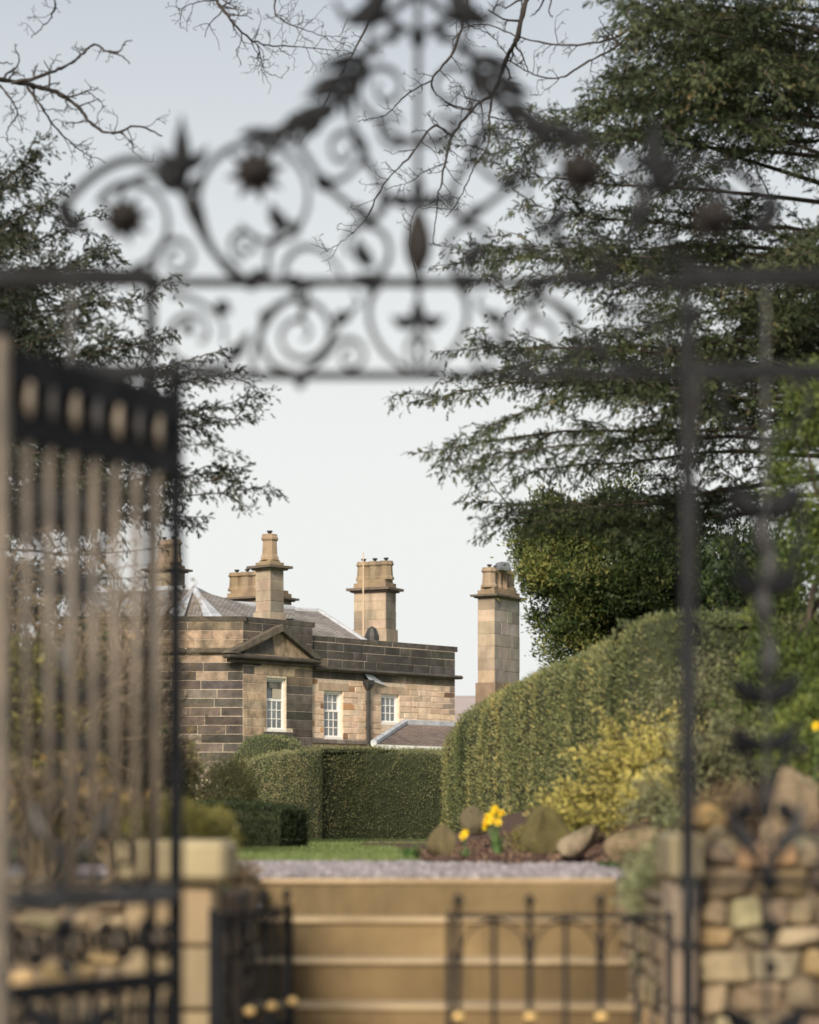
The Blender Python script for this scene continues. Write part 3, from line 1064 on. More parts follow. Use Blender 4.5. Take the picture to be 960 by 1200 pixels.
# mortar strip behind the dark masonry is grey: parapet of big sooty blocks
ashlar(w, FW_, sW0, sW1, zw_k1 + 0.004, zw_c, 0.3, 0.95, lambda s, z: vary(random.choice([SOOT, SOOT, (0.12, 0.11, 0.10), (0.075, 0.072, 0.07)]), 0.22) if random.random() < 0.9 else vary((0.24, 0.19, 0.14)), M['ashlar'])
ashlar(w, FW_, sW0, sW1 + 0.15, zw_c + 0.004, zw_t, 0.19, 1.4, lambda s, z: vary((0.10, 0.092, 0.083), 0.15), M['ashlar'], thick=0.5, name='coping_stone')
ashlar(w, FW_, sW0, sW1, zw_f + 0.004, zw_k0 - 0.004, 0.28, 1.5, lambda s, z: vary((0.10, 0.088, 0.075) if s < 7.6 else (0.30, 0.25, 0.19), 0.15), M['ashlar'], name='frieze_stone')
obj('cornice', *fcham(FW_, sW0 + 0.1, sW1 + 0.22, zw_k0, zw_k1, -0.1, 0.24, 0.05), M['ashlar'], house, color=(0.10, 0.09, 0.08))
obj('sill_course', *fcham(FW_, sW0, s_at(FW_, 442), zw_s0, zw_s1 - 0.004, -0.1, 0.10, 0.02), M['ashlar'], house, color=(0.24, 0.22, 0.20))
sash(FW_, w2, 3, 2, 3)
sash(FW_, w3, 3, 0, 3)
# wing end wall and the body of the house behind
FE_ = (OW + UR * sW1, -NR, UR)
obj('end_wall', *fbox(FE_, 0.36, 9, 0, zw_t - 0.06, -0.4, -0.02), M['mortar_grey'], house)
obj('end_wall', *fbox((np.array([xl, HD]), np.array([0.0, 1.0]), np.array([-1.0, 0])), 0.36, 12, 0, zc, -0.4, -0.02), M['mortar_grey'], house)
# downpipe and hopper
sp_ = s_at(FW_, 429.5)
pipe = MB()
c = frame_pts(*FW_, [(sp_, 0.10, z) for z in np.linspace(zw_s1 - 0.25, zw_f - 0.25, 9)])
pipe.add(*tube(c, 0.075, 8))
for z in (zw_s1 + 0.4, zw_s1 + 1.3):
    q0 = frame_pts(*FW_, [(sp_, 0.10, z), (sp_, 0.10, z + 0.09)])
    pipe.add(*tube(q0, 0.10, 8))
pipe = pipe.build('downpipe', M['pipe'], house, smooth=False)
hop = frame_pts(*FW_, [(sp_ - 0.04, 0.12, zw_f - 0.28), (sp_ - 0.04, 0.14, zw_f - 0.1), (sp_ - 0.04, 0.14, zw_f + 0.04)])
obj('hopper', *tube(hop, [0.10, 0.2, 0.22], 4), M['pipe'], pipe)
fl = frame_pts(*FW_, [(sp_ - 0.15, 0.06, zw_k0 - 0.02), (sp_ + 0.25, 0.06, zw_k0 - 0.05), (sp_ + 1.05, 0.02, zw_f - 0.12), (sp_ - 0.1, 0.26, zw_f + 0.02)])
obj('lead_flashing', fl, [(0, 1, 2, 3)], M['lead'], pipe)


# --- roofs
def roof_quad(name, pts, mat, parent, su, sv, thick=0.06):
    p = [np.array(x, float) for x in pts]
    nn = unit(np.cross(p[1] - p[0], p[-1] - p[0])) * thick
    k = len(p)
    o = obj(name, p + [x - nn for x in p], [tuple(range(k)), tuple(range(2 * k - 1, k - 1, -1))] + [(i, (i + 1) % k, k + (i + 1) % k, k + i) for i in range(k)], mat, parent)
    uv = o.data.uv_layers.new(name='UVMap')
    e1 = unit(p[1] - p[0])
    e2 = unit(np.cross(nn, e1))
    b0 = BASE[o.name]
    for lp in o.data.loops:
        v = np.array(o.data.vertices[lp.vertex_index].co) + b0 - p[0]
        uv.data[lp.index].uv = (float(v @ e1) * su, float(v @ e2) * sv)
    return o


A = P(227, 690, 84.5)
FLp, FRp = P(205, 725, 81.2), P(248, 725, 81.2)
L1, L2 = P(90, 725, 81.6), P(90, 694, 89)
R1, R2, Mx = P(345, 725, 86.5), P(345, 713.5, 90), P(262, 707.5, 88)
rf = roof_quad('roof', [FLp, FRp, A], M['slate'], house, 2.0, 3.4)
roof_quad('roof_slope', [FRp, R1, R2, Mx, A], M['slate'], rf, 1.6, 3.4)
roof_quad('roof_slope', [L1, FLp, A, L2], M['slate'], rf, 1.6, 3.4)
for a_, b_ in ((A, FLp), (A, FRp), (A, L2), (A, Mx), (Mx, R2)):
    obj('lead_hip', *tube([a_, (a_ + b_) / 2, b_], 0.13, 6, flat=0.7), M['lead'], rf)
# broad lead dressing either side of the front hip
for a_, b_, c_ in ((A, FLp, P(193, 725, 81.15)), (A, FLp, P(216, 724, 81.12)), (A, FRp, P(262, 725, 81.9)), (A, FRp, P(239, 724, 81.12))):
    off = np.array([0, -0.07, 0.05])
    obj('lead_dressing', [a_ + off, b_ + off, c_ + off], [(0, 1, 2)], M['lead'], rf)
B1, B2, B3, B4 = P(330, 714, 92), P(374, 716, 93), P(437, 757, 89.5), P(330, 760, 85.6)
rb = roof_quad('roof', [B4, B3, B2, B1], M['slate'], house, 1.6, 3.2)
obj('lead_hip', *tube([B2, (B2 + B3) / 2, B3], 0.09, 6), M['lead'], rb)
obj('lead_hip', *tube([B1, B2], 0.10, 6), M['lead'], rb)
# low lean-to against the wing
sa, sb_ = s_at(FW_, 474, 0.02), s_at(FW_, 560, 0.02)
zt1 = wz(848, sa)
n_e = 2.4
a_top = frame_pts(*FW_, [(sa, 0.03, zt1), (sb_, 0.03, zt1)])
s_bl = s_at(FW_, 438, n_e)
y_bl = (OW + UR * s_bl + NR * n_e)[1]
zb1 = EYE + (HOR - 872) * y_bl / F
a_bot = frame_pts(*FW_, [(s_bl, n_e, zb1), (sb_, n_e, zb1)])
lt = roof_quad('lean_to_roof', [a_bot[0], a_bot[1], a_top[1], a_top[0]], M['slate_brown'], house, 1.8, 3.0)
obj('lead_flashing', *fbox(FW_, sa - 0.1, sb_, zt1 - 0.05, zt1 + 0.14, -0.02, 0.10), M['lead'], lt)
obj('lead_hip', *tube([a_top[0] + [0, 0, 0.05], a_bot[0] + [0, 0, 0.05]], 0.12, 6), M['lead'], lt)
obj('fascia', *fbox(FW_, s_bl - 0.1, sb_, zb1 - 0.2, zb1 - 0.01, n_e - 0.02, n_e + 0.06), M['white_paint'], lt)
obj('lean_to_wall', *fbox(FW_, s_bl, sb_, 0, zb1 - 0.21, 0.3, n_e - 0.1), M['mortar'], lt)


# --- chimneys
def stack(K, wl_, wr_, theta, lv, potrows, parent, colour, block=0.42, avg=0.8, top=None, name='chimney'):
    """K: nearest corner (x, y). lv: z of foot, pedestal top, shaft top, cornice top, plinth top, pot top."""
    ur = np.array([math.sin(theta), math.cos(theta)])
    nr = np.array([math.cos(theta), -math.sin(theta)])
    ul = -nr
    z0, z1, z2, z3, z4, z5 = lv

    def slab(g, za, zb, m_):
        c = [K + ul * a + ur * b_ for a, b_ in ((-g, -g), (wl_ + g, -g), (wl_ + g, wr_ + g), (-g, wr_ + g))]
        return [np.array([(x, y, z) for z in (za, zb) for x, y in c]), [(0, 3, 2, 1), (4, 5, 6, 7), (0, 1, 5, 4), (1, 2, 6, 5), (2, 3, 7, 6), (3, 0, 4, 7)]]

    c = obj(name, *slab(-0.012, z0, z2, None), M['chimney_joint'], parent)
    fl = (K + ul * wl_, nr, -ur)       # left visible face, s runs towards the corner
    fr = (K, ur, nr)
    g = 0.05
    obj('pedestal', *slab(g, z0, z1, None), M['chimney'], c, color=vary(colour(0), 0.1))
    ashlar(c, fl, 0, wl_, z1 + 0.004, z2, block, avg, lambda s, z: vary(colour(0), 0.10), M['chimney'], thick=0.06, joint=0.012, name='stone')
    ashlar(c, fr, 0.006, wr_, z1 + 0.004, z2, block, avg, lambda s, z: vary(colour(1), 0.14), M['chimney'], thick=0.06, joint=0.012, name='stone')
    h = z3 - z2
    obj('cornice', *slab(0.10, z2 + 0.003, z2 + h * 0.4, None), M['chimney'], c, color=vary((0.16, 0.13, 0.10), 0.1))
    obj('cornice', *slab(0.22, z2 + h * 0.4 + 0.003, z3, None), M['chimney'], c, color=vary((0.13, 0.11, 0.085), 0.1))
    obj('plinth', *slab(0.0, z3 + 0.003, z3 + (z4 - z3) * 0.6, None), M['chimney'], c, color=vary((0.30, 0.23, 0.15), 0.1))
    obj('plinth', *slab(-0.09, z3 + (z4 - z3) * 0.6 + 0.003, z4, None), M['chimney'], c, color=vary((0.30, 0.23, 0.15), 0.1))
    hh = z5 - z4
    for (fa, fb, r_) in potrows:
        pc = K + ul * wl_ * fa + ur * wr_ * fb
        prof = [(r_ * 1.18, 0.002), (r_ * 1.18, hh * 0.10), (r_ * 1.0, hh * 0.22), (r_ * 0.92, hh * 0.72), (r_ * 0.95, hh * 0.74), (r_ * 1.12, hh * 0.80), (r_ * 1.12, hh * 0.88), (r_ * 1.0, hh * 0.92), (r_ * 1.0, hh), (r_ * 0.7, hh), (r_ * 0.65, hh * 0.9)]
        po = obj('chimney_pot', *lathe((pc[0], pc[1], z4), prof, 8, theta + math.pi / 8), M['chimney'], c, color=vary((0.36, 0.275, 0.19), 0.15))
        obj('pot_vent', *lathe((pc[0], pc[1], z5 - 0.02), [(0.06, 0), (0.05, 0.06), (0.10, 0.12), (0.10, 0.15)], 8), M['pipe'], c)
    return c


def stack_px(pxk, d, pl, pr, theta, pys, pots, parent, colour, **kw):
    K = P(pxk, 900, d)[:2]
    wl_ = pl / F * d / math.cos(theta)
    wr_ = pr / F * d / math.sin(theta)
    lv = [EYE + (HOR - y) * d / F for y in pys]
    return stack(K, wl_, wr_, theta, lv, pots, parent, colour, **kw), K, lv


warm = lambda k: (0.42, 0.35, 0.27) if k == 0 else (0.28, 0.245, 0.205)  # left faces warm, right faces greyer: directional light painted into the stone
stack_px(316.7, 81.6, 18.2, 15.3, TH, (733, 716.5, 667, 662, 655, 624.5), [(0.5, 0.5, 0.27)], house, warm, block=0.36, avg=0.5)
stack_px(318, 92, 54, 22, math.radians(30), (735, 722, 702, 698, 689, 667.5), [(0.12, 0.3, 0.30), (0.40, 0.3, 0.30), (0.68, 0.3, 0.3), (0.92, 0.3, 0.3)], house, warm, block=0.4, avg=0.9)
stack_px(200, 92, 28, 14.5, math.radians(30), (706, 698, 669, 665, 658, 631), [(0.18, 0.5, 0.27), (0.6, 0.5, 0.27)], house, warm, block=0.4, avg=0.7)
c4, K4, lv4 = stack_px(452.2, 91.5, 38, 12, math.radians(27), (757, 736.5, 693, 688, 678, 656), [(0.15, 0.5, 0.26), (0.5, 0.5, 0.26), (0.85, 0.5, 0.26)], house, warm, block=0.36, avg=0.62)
pr = P(425.8, 745, 91.0)
obj('lightning_rod', *tube([(pr[0], pr[1], P(0, y, 91.0)[2]) for y in (746, 700, 647)], [0.035, 0.03, 0.02], 6), M['copper_rod'], c4)
pl_ = P(436, 745, 90.3)
obj('round_vent', *lathe((pl_[0], pl_[1], pl_[2] - 0.35), [(0.28, 0), (0.27, 0.35), (0.16, 0.62), (0.02, 0.7)], 10), M['pipe'], c4)

tc_ = thing('chimney_stack', (*P(580, 900, 95)[:2], 0), 'tall free standing stone chimney stack rising behind the big sloping hedge', 'chimney')
c5, K5, lv5 = stack_px(579.7, 95, 19.7, 32, math.radians(30), (800, 799.5, 700, 696, 687.5, 664), [(0.5, 0.13, 0.29), (0.5, 0.38, 0.24), (0.5, 0.62, 0.24), (0.5, 0.86, 0.27)], tc_, lambda k: (0.41, 0.335, 0.26) if k == 0 else (0.34, 0.305, 0.27), block=0.5, avg=0.8, name='shaft')  # right face greyer than the left: its shade is in the colour
th = math.radians(30)
ur5, nr5 = np.array([math.sin(th), math.cos(th)]), np.array([math.cos(th), -math.sin(th)])
wl5, wr5 = 19.7 / F * 95 / math.cos(th), 32 / F * 95 / math.sin(th)
V, Fc = fbox((K5 - nr5 * wl5, ur5, nr5), -0.06, wr5 + 0.06, 0, lv5[0] - 0.003, -0.06, wl5 + 0.06)
obj('base', V, Fc, M['chimney'], tc_, color=(0.26, 0.19, 0.14))
cw = P(589, 668, 95.9)
obj('metal_cowl', *lathe((cw[0], cw[1], cw[2] - 0.05), [(0.36, 0), (0.36, 0.1), (0.28, 0.32), (0.26, 0.34)], 4, th + math.pi / 4, 1.0, 1.6), M['cowl'], tc_)

# ------------------------------------------------------------------ steps, piers and retaining walls
steps = thing('stone_steps', (0.1, 7.8, LOW), 'broad flight of worn golden sandstone steps rising to the gravel', 'steps')
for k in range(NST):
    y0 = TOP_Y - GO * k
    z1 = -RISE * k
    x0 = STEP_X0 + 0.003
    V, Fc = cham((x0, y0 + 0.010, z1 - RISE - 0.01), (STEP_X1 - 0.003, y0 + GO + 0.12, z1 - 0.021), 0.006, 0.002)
    st = obj('step', V, Fc, M['riser'], steps, color=vary((0.245, 0.18, 0.092), 0.08))  # riser colour darkened in place of shade on the upright face
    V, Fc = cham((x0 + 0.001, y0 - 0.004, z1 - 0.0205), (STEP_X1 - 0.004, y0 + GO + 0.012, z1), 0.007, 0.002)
    obj('tread', V, Fc, M['step'], st, color=vary((0.44, 0.35, 0.225), 0.06))  # worn tread, coloured paler for the light falling from above


def rubble_wall(part, fr, s0, s1, z0, z1, hrange, lrange, cols, mat, thick=0.14, joint=0.012, jit=0.008):
    z = z0
    while z < z1 - 0.03:
        h = min(random.uniform(*hrange), z1 - z)
        if z1 - z - h < 0.04:
            h = z1 - z
        s = s0 - random.uniform(0, 0.05)
        while s < s1:
            L = random.uniform(*lrange)
            e = min(s + L, s1)
            a = max(s, s0)
            if e - a > 0.03:
                V, Fc = fcham(fr, a + joint / 2, e - joint / 2, z + joint / 2, z + h - joint / 2, -thick, random.uniform(-0.012, 0.02), random.uniform(0.008, 0.02), jit)
                obj('stone', V, Fc, mat, part, color=vary(random.choice(cols), 0.2))
            s = e
        z += h


RUB = [(0.40, 0.32, 0.21), (0.32, 0.26, 0.18), (0.50, 0.42, 0.29), (0.26, 0.21, 0.15), (0.42, 0.31, 0.17), (0.19, 0.155, 0.115)]
fX = (np.array([0.0, 7.68]), np.array([1.0, 0.0]), np.array([0.0, -1.0]))
# right-hand wall
rw = thing('retaining_wall', (1.8, 7.8, LOW), 'rubble stone retaining wall right of the steps behind the iron panel', 'wall')
cw_ = obj('core', *box(0.912, 3.6, 7.72, 8.1, LOW, 0.13), M['earth_joint'], rw)
rubble_wall(cw_, fX, 0.918, 1.75, -0.62, 0.16, (0.06, 0.11), (0.08, 0.2), RUB, M['rubble'])
rubble_wall(cw_, fX, 1.75, 3.6, -0.62, 0.15, (0.12, 0.16), (0.2, 0.4), RUB, M['rubble'])
# return along the steps
rr_ = thing('return_wall', (STEP_X1 + 0.1, 8.8, LOW), 'low stone side wall along the right edge of the steps', 'wall')
cr_w = obj('core', *box(STEP_X1 + 0.005, STEP_X1 + 0.26, 7.94, 10.0, LOW, -0.02), M['earth_joint'], rr_)
fRet = (np.array([STEP_X1 - 0.012, 10.0]), np.array([0.0, -1.0]), np.array([-1.0, 0.0]))
rubble_wall(cr_w, fRet, 0, 2.05, -0.62, 0.0, (0.07, 0.12), (0.12, 0.28), RUB, M['rubble'], thick=0.04, jit=0.004)
# left wall and return
lw_ = thing('retaining_wall', (-1.8, 7.8, LOW), 'rubble stone retaining wall on the left behind the open gate leaf', 'wall')
cl_w = obj('core', *box(-3.4, -0.90, 7.70, 8.1, LOW, 0.04), M['earth_joint'], lw_)
rubble_wall(cl_w, fX, -1.6, -0.905, -0.62, 0.06, (0.06, 0.11), (0.08, 0.2), RUB, M['rubble'])
rubble_wall(cl_w, fX, -3.4, -1.6, -0.62, 0.06, (0.12, 0.16), (0.2, 0.4), RUB, M['rubble'])
lr_ = thing('return_wall', (STEP_X0 - 0.1, 8.8, LOW), 'stone side wall coloured dark as shadowed along the left edge of the steps', 'wall')
cl_r = obj('core', *box(STEP_X0 - 0.26, STEP_X0 - 0.005, 7.94, 10.0, LOW, -0.02), M['earth_joint'], lr_)
fRet2 = (np.array([STEP_X0 + 0.012, 7.95]), np.array([0.0, 1.0]), np.array([1.0, 0.0]))
rubble_wall(cl_r, fRet2, 0, 2.05, -0.62, 0.0, (0.08, 0.13), (0.14, 0.3), [(0.14, 0.11, 0.08), (0.2, 0.15, 0.1)], M['rubble'], thick=0.04, jit=0.004)  # stones coloured dark: the shadow on this side is painted in


def pier(x0, x1, cap, z_top, label, cols):
    t_ = thing('gate_pier', ((x0 + x1) / 2, 7.72, LOW), label, 'pier', 'stone piers at the foot of the steps')
    z = LOW
    for h in (0.30, 0.26, 0.28, 0.20, 0.205):
        V, Fc = cham((x0, 7.56, z + 0.004), (x1, 7.92, z + h - 0.004), 0.012, 0.002)
        obj('block', V, Fc, M['step'], t_, color=vary(random.choice(cols), 0.08))
        z += h
    V, Fc = cham((cap[0], 7.50, z), (cap[1], 7.98, z_top), 0.02, 0.003)
    obj('cap', V, Fc, M['step'], t_, color=(0.37, 0.32, 0.20))
    return t_


pier(-0.89, STEP_X0, (-0.93, -0.567), 0.172, 'squared sandstone pier with pale cap beside the left low gate', [(0.33, 0.255, 0.16), (0.31, 0.245, 0.155), (0.34, 0.275, 0.185)])
pier(0.826, 0.906, (0.812, 0.914), 0.195, 'pale stone pier between the right low gate and rubble wall', [(0.46, 0.37, 0.27), (0.42, 0.34, 0.25)])

# ------------------------------------------------------------------ big wrought iron gate
GD = 5.4


def gp2(pts):
    return np.array([P(x, y, GD) for x, y in pts])


def ribbon(pts, w=0.010, dp=0.018, taper=False, y0=0.0):
    """Flat iron bar bent in the plane of the gate."""
    p = gp2(pts)
    t = np.gradient(p, axis=0)
    t /= np.linalg.norm(t, axis=1)[:, None] + 1e-9
    nn = np.stack([-t[:, 2], np.zeros(len(t)), t[:, 0]], 1)
    m = len(p)
    ww = np.full(m, w * 0.6)
    if taper:
        ww *= np.linspace(1.0, 0.55, m)
    dy = np.array([0, dp / 2, 0])
    sh = np.array([0, y0, 0])
    V = np.stack([p + nn * ww[:, None] - dy, p + nn * ww[:, None] + dy, p - nn * ww[:, None] + dy, p - nn * ww[:, None] - dy], 1).reshape(-1, 3) + sh
    Fs = [(i * 4 + k, i * 4 + (k + 1) % 4, i * 4 + 4 + (k + 1) % 4, i * 4 + 4 + k) for i in range(m - 1) for k in range(4)]
    Fs += [(3, 2, 1, 0), tuple((m - 1) * 4 + k for k in range(4))]
    return V, Fs


def spiral(cx, cy, r0, r1, a0, a1, n=40, sy=1.0):
    a = np.radians(np.linspace(a0, a1, n))
    r = np.linspace(r0, r1, n)
    return np.stack([cx + r * np.cos(a), cy - r * np.sin(a) * sy], 1)


def leafbar(x0, y0, x1, y1, w, bow=0.0, n=9, y_off=0.0):
    """A forged leaf: pointed both ends, fat in the middle, slightly bowed."""
    t_ = np.linspace(0, 1, n)
    dx, dy = x1 - x0, y1 - y0
    L = math.hypot(dx, dy)
    pts = [(x0 + dx * t - dy / L * bow * 4 * t * (1 - t), y0 + dy * t + dx / L * bow * 4 * t * (1 - t)) for t in t_]
    p = gp2(pts)
    p[:, 1] += y_off
    r = np.sin(np.clip(t_, 0.03, 0.97) ** 0.75 * math.pi) * 1.25 * w / F * GD
    return tube(p, np.maximum(r, 0.0015), 6)


def rosette(cx, cy, R):
    c = P(cx, cy, GD)
    r_ = R / F * GD
    mb = MB()
    n = 16
    out = []
    for k in range(n):
        a = 2 * math.pi * k / n + 0.2
        rr = r_ * (1.0 if k % 2 == 0 else 0.55)
        out.append((c[0] + rr * math.cos(a), c[1], c[2] + rr * math.sin(a)))
    V = out + [(c[0], c[1] - 0.025, c[2]), (c[0], c[1] + 0.02, c[2])]
    Fs = []
    for k in range(n):
        Fs += [(k, (k + 1) % n, n), ((k + 1) % n, k, n + 1)]
    mb.add(V, Fs)
    mb.add(*ball((c[0], c[1] - 0.018, c[2]), r_ * 0.36, 10, 6))
    return mb


CX = 490
screen = thing('iron_gate_screen', (P(CX, 0, GD)[0], GD, LOW), 'ornate wrought iron gate surround with scrolling overthrow and side panels', 'gate screen')
over = obj('overthrow', *ribbon([(-20, 331), (250, 331), (490, 331), (730, 331), (1002, 331)], 0.0125, 0.03), M['iron'], screen)
obj('rail', *ribbon([(-20, 440), (250, 440), (490, 440), (730, 440), (1002, 440)], 0.0125, 0.03), M['iron'], screen)
zlow = LOW + 0.02


def upright(px, ytop, r_, name='post'):
    p = P(px, ytop, GD)
    mb = MB()
    mb.add(*box(p[0] - r_, p[0] + r_, GD - r_, GD + r_, LOW, p[2]))
    return mb


for px in (177, 804):
    mb = upright(px, 324, 0.0115)
    mb.build('post', M['iron'], screen)
for px in (-16, 998):
    mb = upright(px, 324, 0.014)
    mb.build('post', M['iron'], screen)
# clasps on the posts
for px in (177, 804):
    for y in (331, 440, 767, 1034, 1108):
        p = P(px, y, GD)
        V, Fc = cham((p[0] - 0.021, GD - 0.021, p[2] - 0.017), (p[0] + 0.021, GD + 0.021, p[2] + 0.017), 0.008)
        obj('clasp', V, Fc, M['iron'], screen)


def both(fn):
    fn(lambda x: x)
    fn(lambda x: 2 * CX - x)


def half(X):
    mir = X(0) != 0
    mp = lambda pts: [(X(x), y) for x, y in pts]
    sc = lambda name, pts, w=0.0095, dp=0.02, taper=True: obj(name, *ribbon(mp(pts), w, dp, taper), M['iron'], over)
    lf = lambda a, b, c, d, w, bow=0.0, y_off=0.0: obj('leaf', *leafbar(X(a), b, X(c), d, w, -bow if mir else bow, y_off=y_off), M['iron'], over)
    # outer sweep with curled tail, up to the plume and down to the rail
    sc('scroll', cr([(92, 270), (76, 262), (74, 246), (96, 218), (128, 195), (160, 187), (190, 198), (212, 222), (228, 258), (248, 292), (275, 318), (292, 331)], 8), 0.0125, 0.02, False)
    lf(70, 232, 92, 268, 8, 3)
    lf(84, 250, 104, 272, 5, 2)
    # rosette scroll, outer
    sc('scroll', np.vstack([spiral(146, 256, 34, 58, 150, -70, 40), cr([(160, 312), (140, 326), (112, 331)], 8)]), 0.011)
    sc('scroll', cr([(214, 222), (190, 206), (165, 207), (146, 222), (138, 240)], 8), 0.009)
    rosette(X(146), 256, 33).build('rosette', M['rosette'], over)
    # plume
    lf(213, 224, 213, 134, 9)
    lf(212, 200, 184, 172, 6.5, -3)
    lf(214, 200, 244, 170, 6.5, 3)
    lf(212, 222, 182, 206, 5.5, -3)
    lf(214, 226, 243, 200, 6, 3)
    lf(221, 228, 240, 276, 8.5)
    lf(240, 276, 226, 258, 4)
    # large inner scroll round the second rosette
    sc('scroll', np.vstack([cr([(290, 331), (262, 312), (240, 272)], 8)[:-1], spiral(300, 232, 68, 60, 208, -40, 44), spiral(303, 236, 58, 34, -42, -128, 20)]), 0.011)
    rosette(X(300), 202, 37).build('rosette', M['rosette'], over)
    lf(338, 268, 318, 236, 8, -5)
    lf(342, 258, 352, 276, 6, 2)
    sc('scroll', cr([(336, 262), (322, 280), (314, 300), (316, 318), (306, 331)], 8), 0.012)
    # small curls along the rail
    sc('scroll', np.vstack([cr([(170, 331), (182, 312)], 5)[:-1], spiral(207, 303, 27, 5, 205, -330, 50)]), 0.009)
    sc('scroll', spiral(288, 286, 20, 4, 260, -260, 40), 0.008)
    sc('scroll', cr([(332, 331), (336, 306), (352, 291), (372, 292), (392, 308), (404, 331)], 8), 0.010)
    sc('scroll', np.vstack([cr([(436, 331), (452, 318)], 4)[:-1], spiral(424, 290, 36, 16, -48, 215, 40)]), 0.011)
    lf(438, 312, 420, 276, 8, -6)
    lf(404, 331, 442, 318, 6, 3)
    lf(288, 331, 318, 316, 5.5, -2)
    # straight diagonal brace with collar
    sc('brace', [(344, 160), (380, 216), (430, 258)], 0.011, 0.016, False)
    lf(370, 206, 392, 226, 8)
    lf(416, 240, 436, 262, 6)
    sc('scroll', np.vstack([spiral(404, 176, 27, 5, -40, 420, 48)]), 0.009)
    sc('scroll', cr([(382, 216), (404, 208), (424, 186), (420, 160)], 8), 0.009)
    lf(414, 158, 430, 180, 6)
    # ring and lyre round the centre
    sc('scroll', cr([(432, 262), (452, 240), (446, 214), (424, 176), (412, 130), (420, 82), (446, 48), (470, 40)], 8), 0.013)
    sc('scroll', np.vstack([cr([(486, 168), (462, 158), (440, 138)], 6)[:-1], spiral(450, 104, 32, 6, 220, -230, 48)]), 0.010)
    sc('scroll', spiral(462, 148, 24, 8, 300, 20, 30), 0.009)
    sc('scroll', spiral(455, 40, 26, 6, 250, -120, 34), 0.009)
    lf(452, 244, 446, 224, 5)
    lf(486, 242, 446, 234, 7, 4)
    lf(454, 30, 486, 36, 5)
    # acanthus sprays on the shoulders
    for k, (bx_, by_) in enumerate(cr([(430, 58), (412, 94), (384, 128), (346, 152), (298, 160)], 4)[1:-1]):
        for sg, ln_ in ((1, 54), (-1, 34)):
            an = math.radians(random.uniform(185, 215) if sg > 0 else random.uniform(235, 285)) - 0.02 * k
            f_ = 1.0 - 0.03 * k
            lf(bx_, by_, bx_ + math.cos(an) * ln_ * f_, by_ - math.sin(an) * ln_ * f_, 5.0 if sg > 0 else 4.0, 3 * sg, random.uniform(-0.012, 0.012))
    sc('scroll', cr([(430, 56), (410, 96), (380, 130), (344, 154), (290, 160)], 8), 0.010)
    # crown of leaves at the top
    lf(454, -16, 398, 22, 10, -12)
    lf(452, -4, 408, 30, 8, -8)
    lf(446, 0, 420, -36, 9)
    sc('scroll', cr([(484, -6), (462, 12), (436, 26), (408, 22), (392, 2)], 8), 0.012)
    sc('scroll', spiral(452, -40, 30, 6, -60, 300, 30), 0.009)
    # frieze between the rails
    sc('frieze_scroll', np.vstack([cr([(282, 412), (262, 428), (236, 430)], 6)[:-1], spiral(228, 392, 38, 10, -78, -420, 48)]), 0.0105)
    lf(219, 392, 222, 376, 7)
    lf(252, 356, 272, 366, 8)
    lf(268, 418, 290, 402, 7.5)
    lf(284, 404, 292, 388, 4)
    sc('frieze_scroll', cr([(200, 345), (224, 350), (246, 362), (262, 380), (262, 402)], 8), 0.009)
    sc('frieze_scroll', np.vstack([cr([(352, 440), (320, 428), (304, 400)], 6)[:-1], spiral(352, 392, 48, 6, 190, -420, 60)]), 0.0105)
    sc('frieze_scroll', cr([(294, 440), (302, 400), (322, 366), (352, 342), (382, 331)], 8), 0.009)
    sc('frieze_scroll', np.vstack([cr([(352, 440), (374, 424), (386, 412)], 6)[:-1], spiral(410, 418, 23, 4, 150, -330, 44)]), 0.009)
    lf(390, 376, 414, 368, 7)
    lf(352, 376, 362, 340, 4)
    lf(306, 376, 316, 362, 6)
    sc('frieze_scroll', cr([(386, 400), (400, 376), (420, 356), (414, 342)], 7), 0.008)
    sc('frieze_scroll', cr([(446, 331), (434, 352), (434, 380), (450, 412), (478, 434), (490, 440)], 8), 0.012)
    lf(488, 374, 458, 370, 7, -6)
    lf(486, 378, 470, 384, 5)
    sc('frieze_scroll', cr([(486, 392), (476, 410), (484, 430)], 6), 0.008)


both(half)
# centre stem, bud and fleur
obj('stem', *ribbon([(490, 331), (490, 200), (490, 100), (490, -120)], 0.012, 0.018), M['iron'], over)
obj('bud', *leafbar(490, 322, 490, 236, 13), M['rosette'], over)
obj('bud', *leafbar(490, 244, 490, 196, 6.5), M['iron'], over)
obj('bud', *leafbar(490, 58, 490, 24, 8), M['iron'], over)
obj('bud', *leafbar(490, 384, 490, 346, 7), M['iron'], over)
obj('stem', *ribbon([(490, 338), (490, 400), (490, 436)], 0.010, 0.018), M['iron'], over)
obj('finial', *leafbar(490, -100, 490, -230, 12), M['iron'], over)
for px in (295, 345, 490, 635, 685, 432, 548):
    p = P(px, 331, GD)
    obj('collar', *ball((p[0], p[1], p[2]), 0.019, 8, 5), M['iron'], over)
for px in (352, 628):
    p = P(px, 446, GD)
    obj('drop', *ball((p[0], p[1], p[2]), 0.014, 8, 5, 1.4), M['iron'], screen)


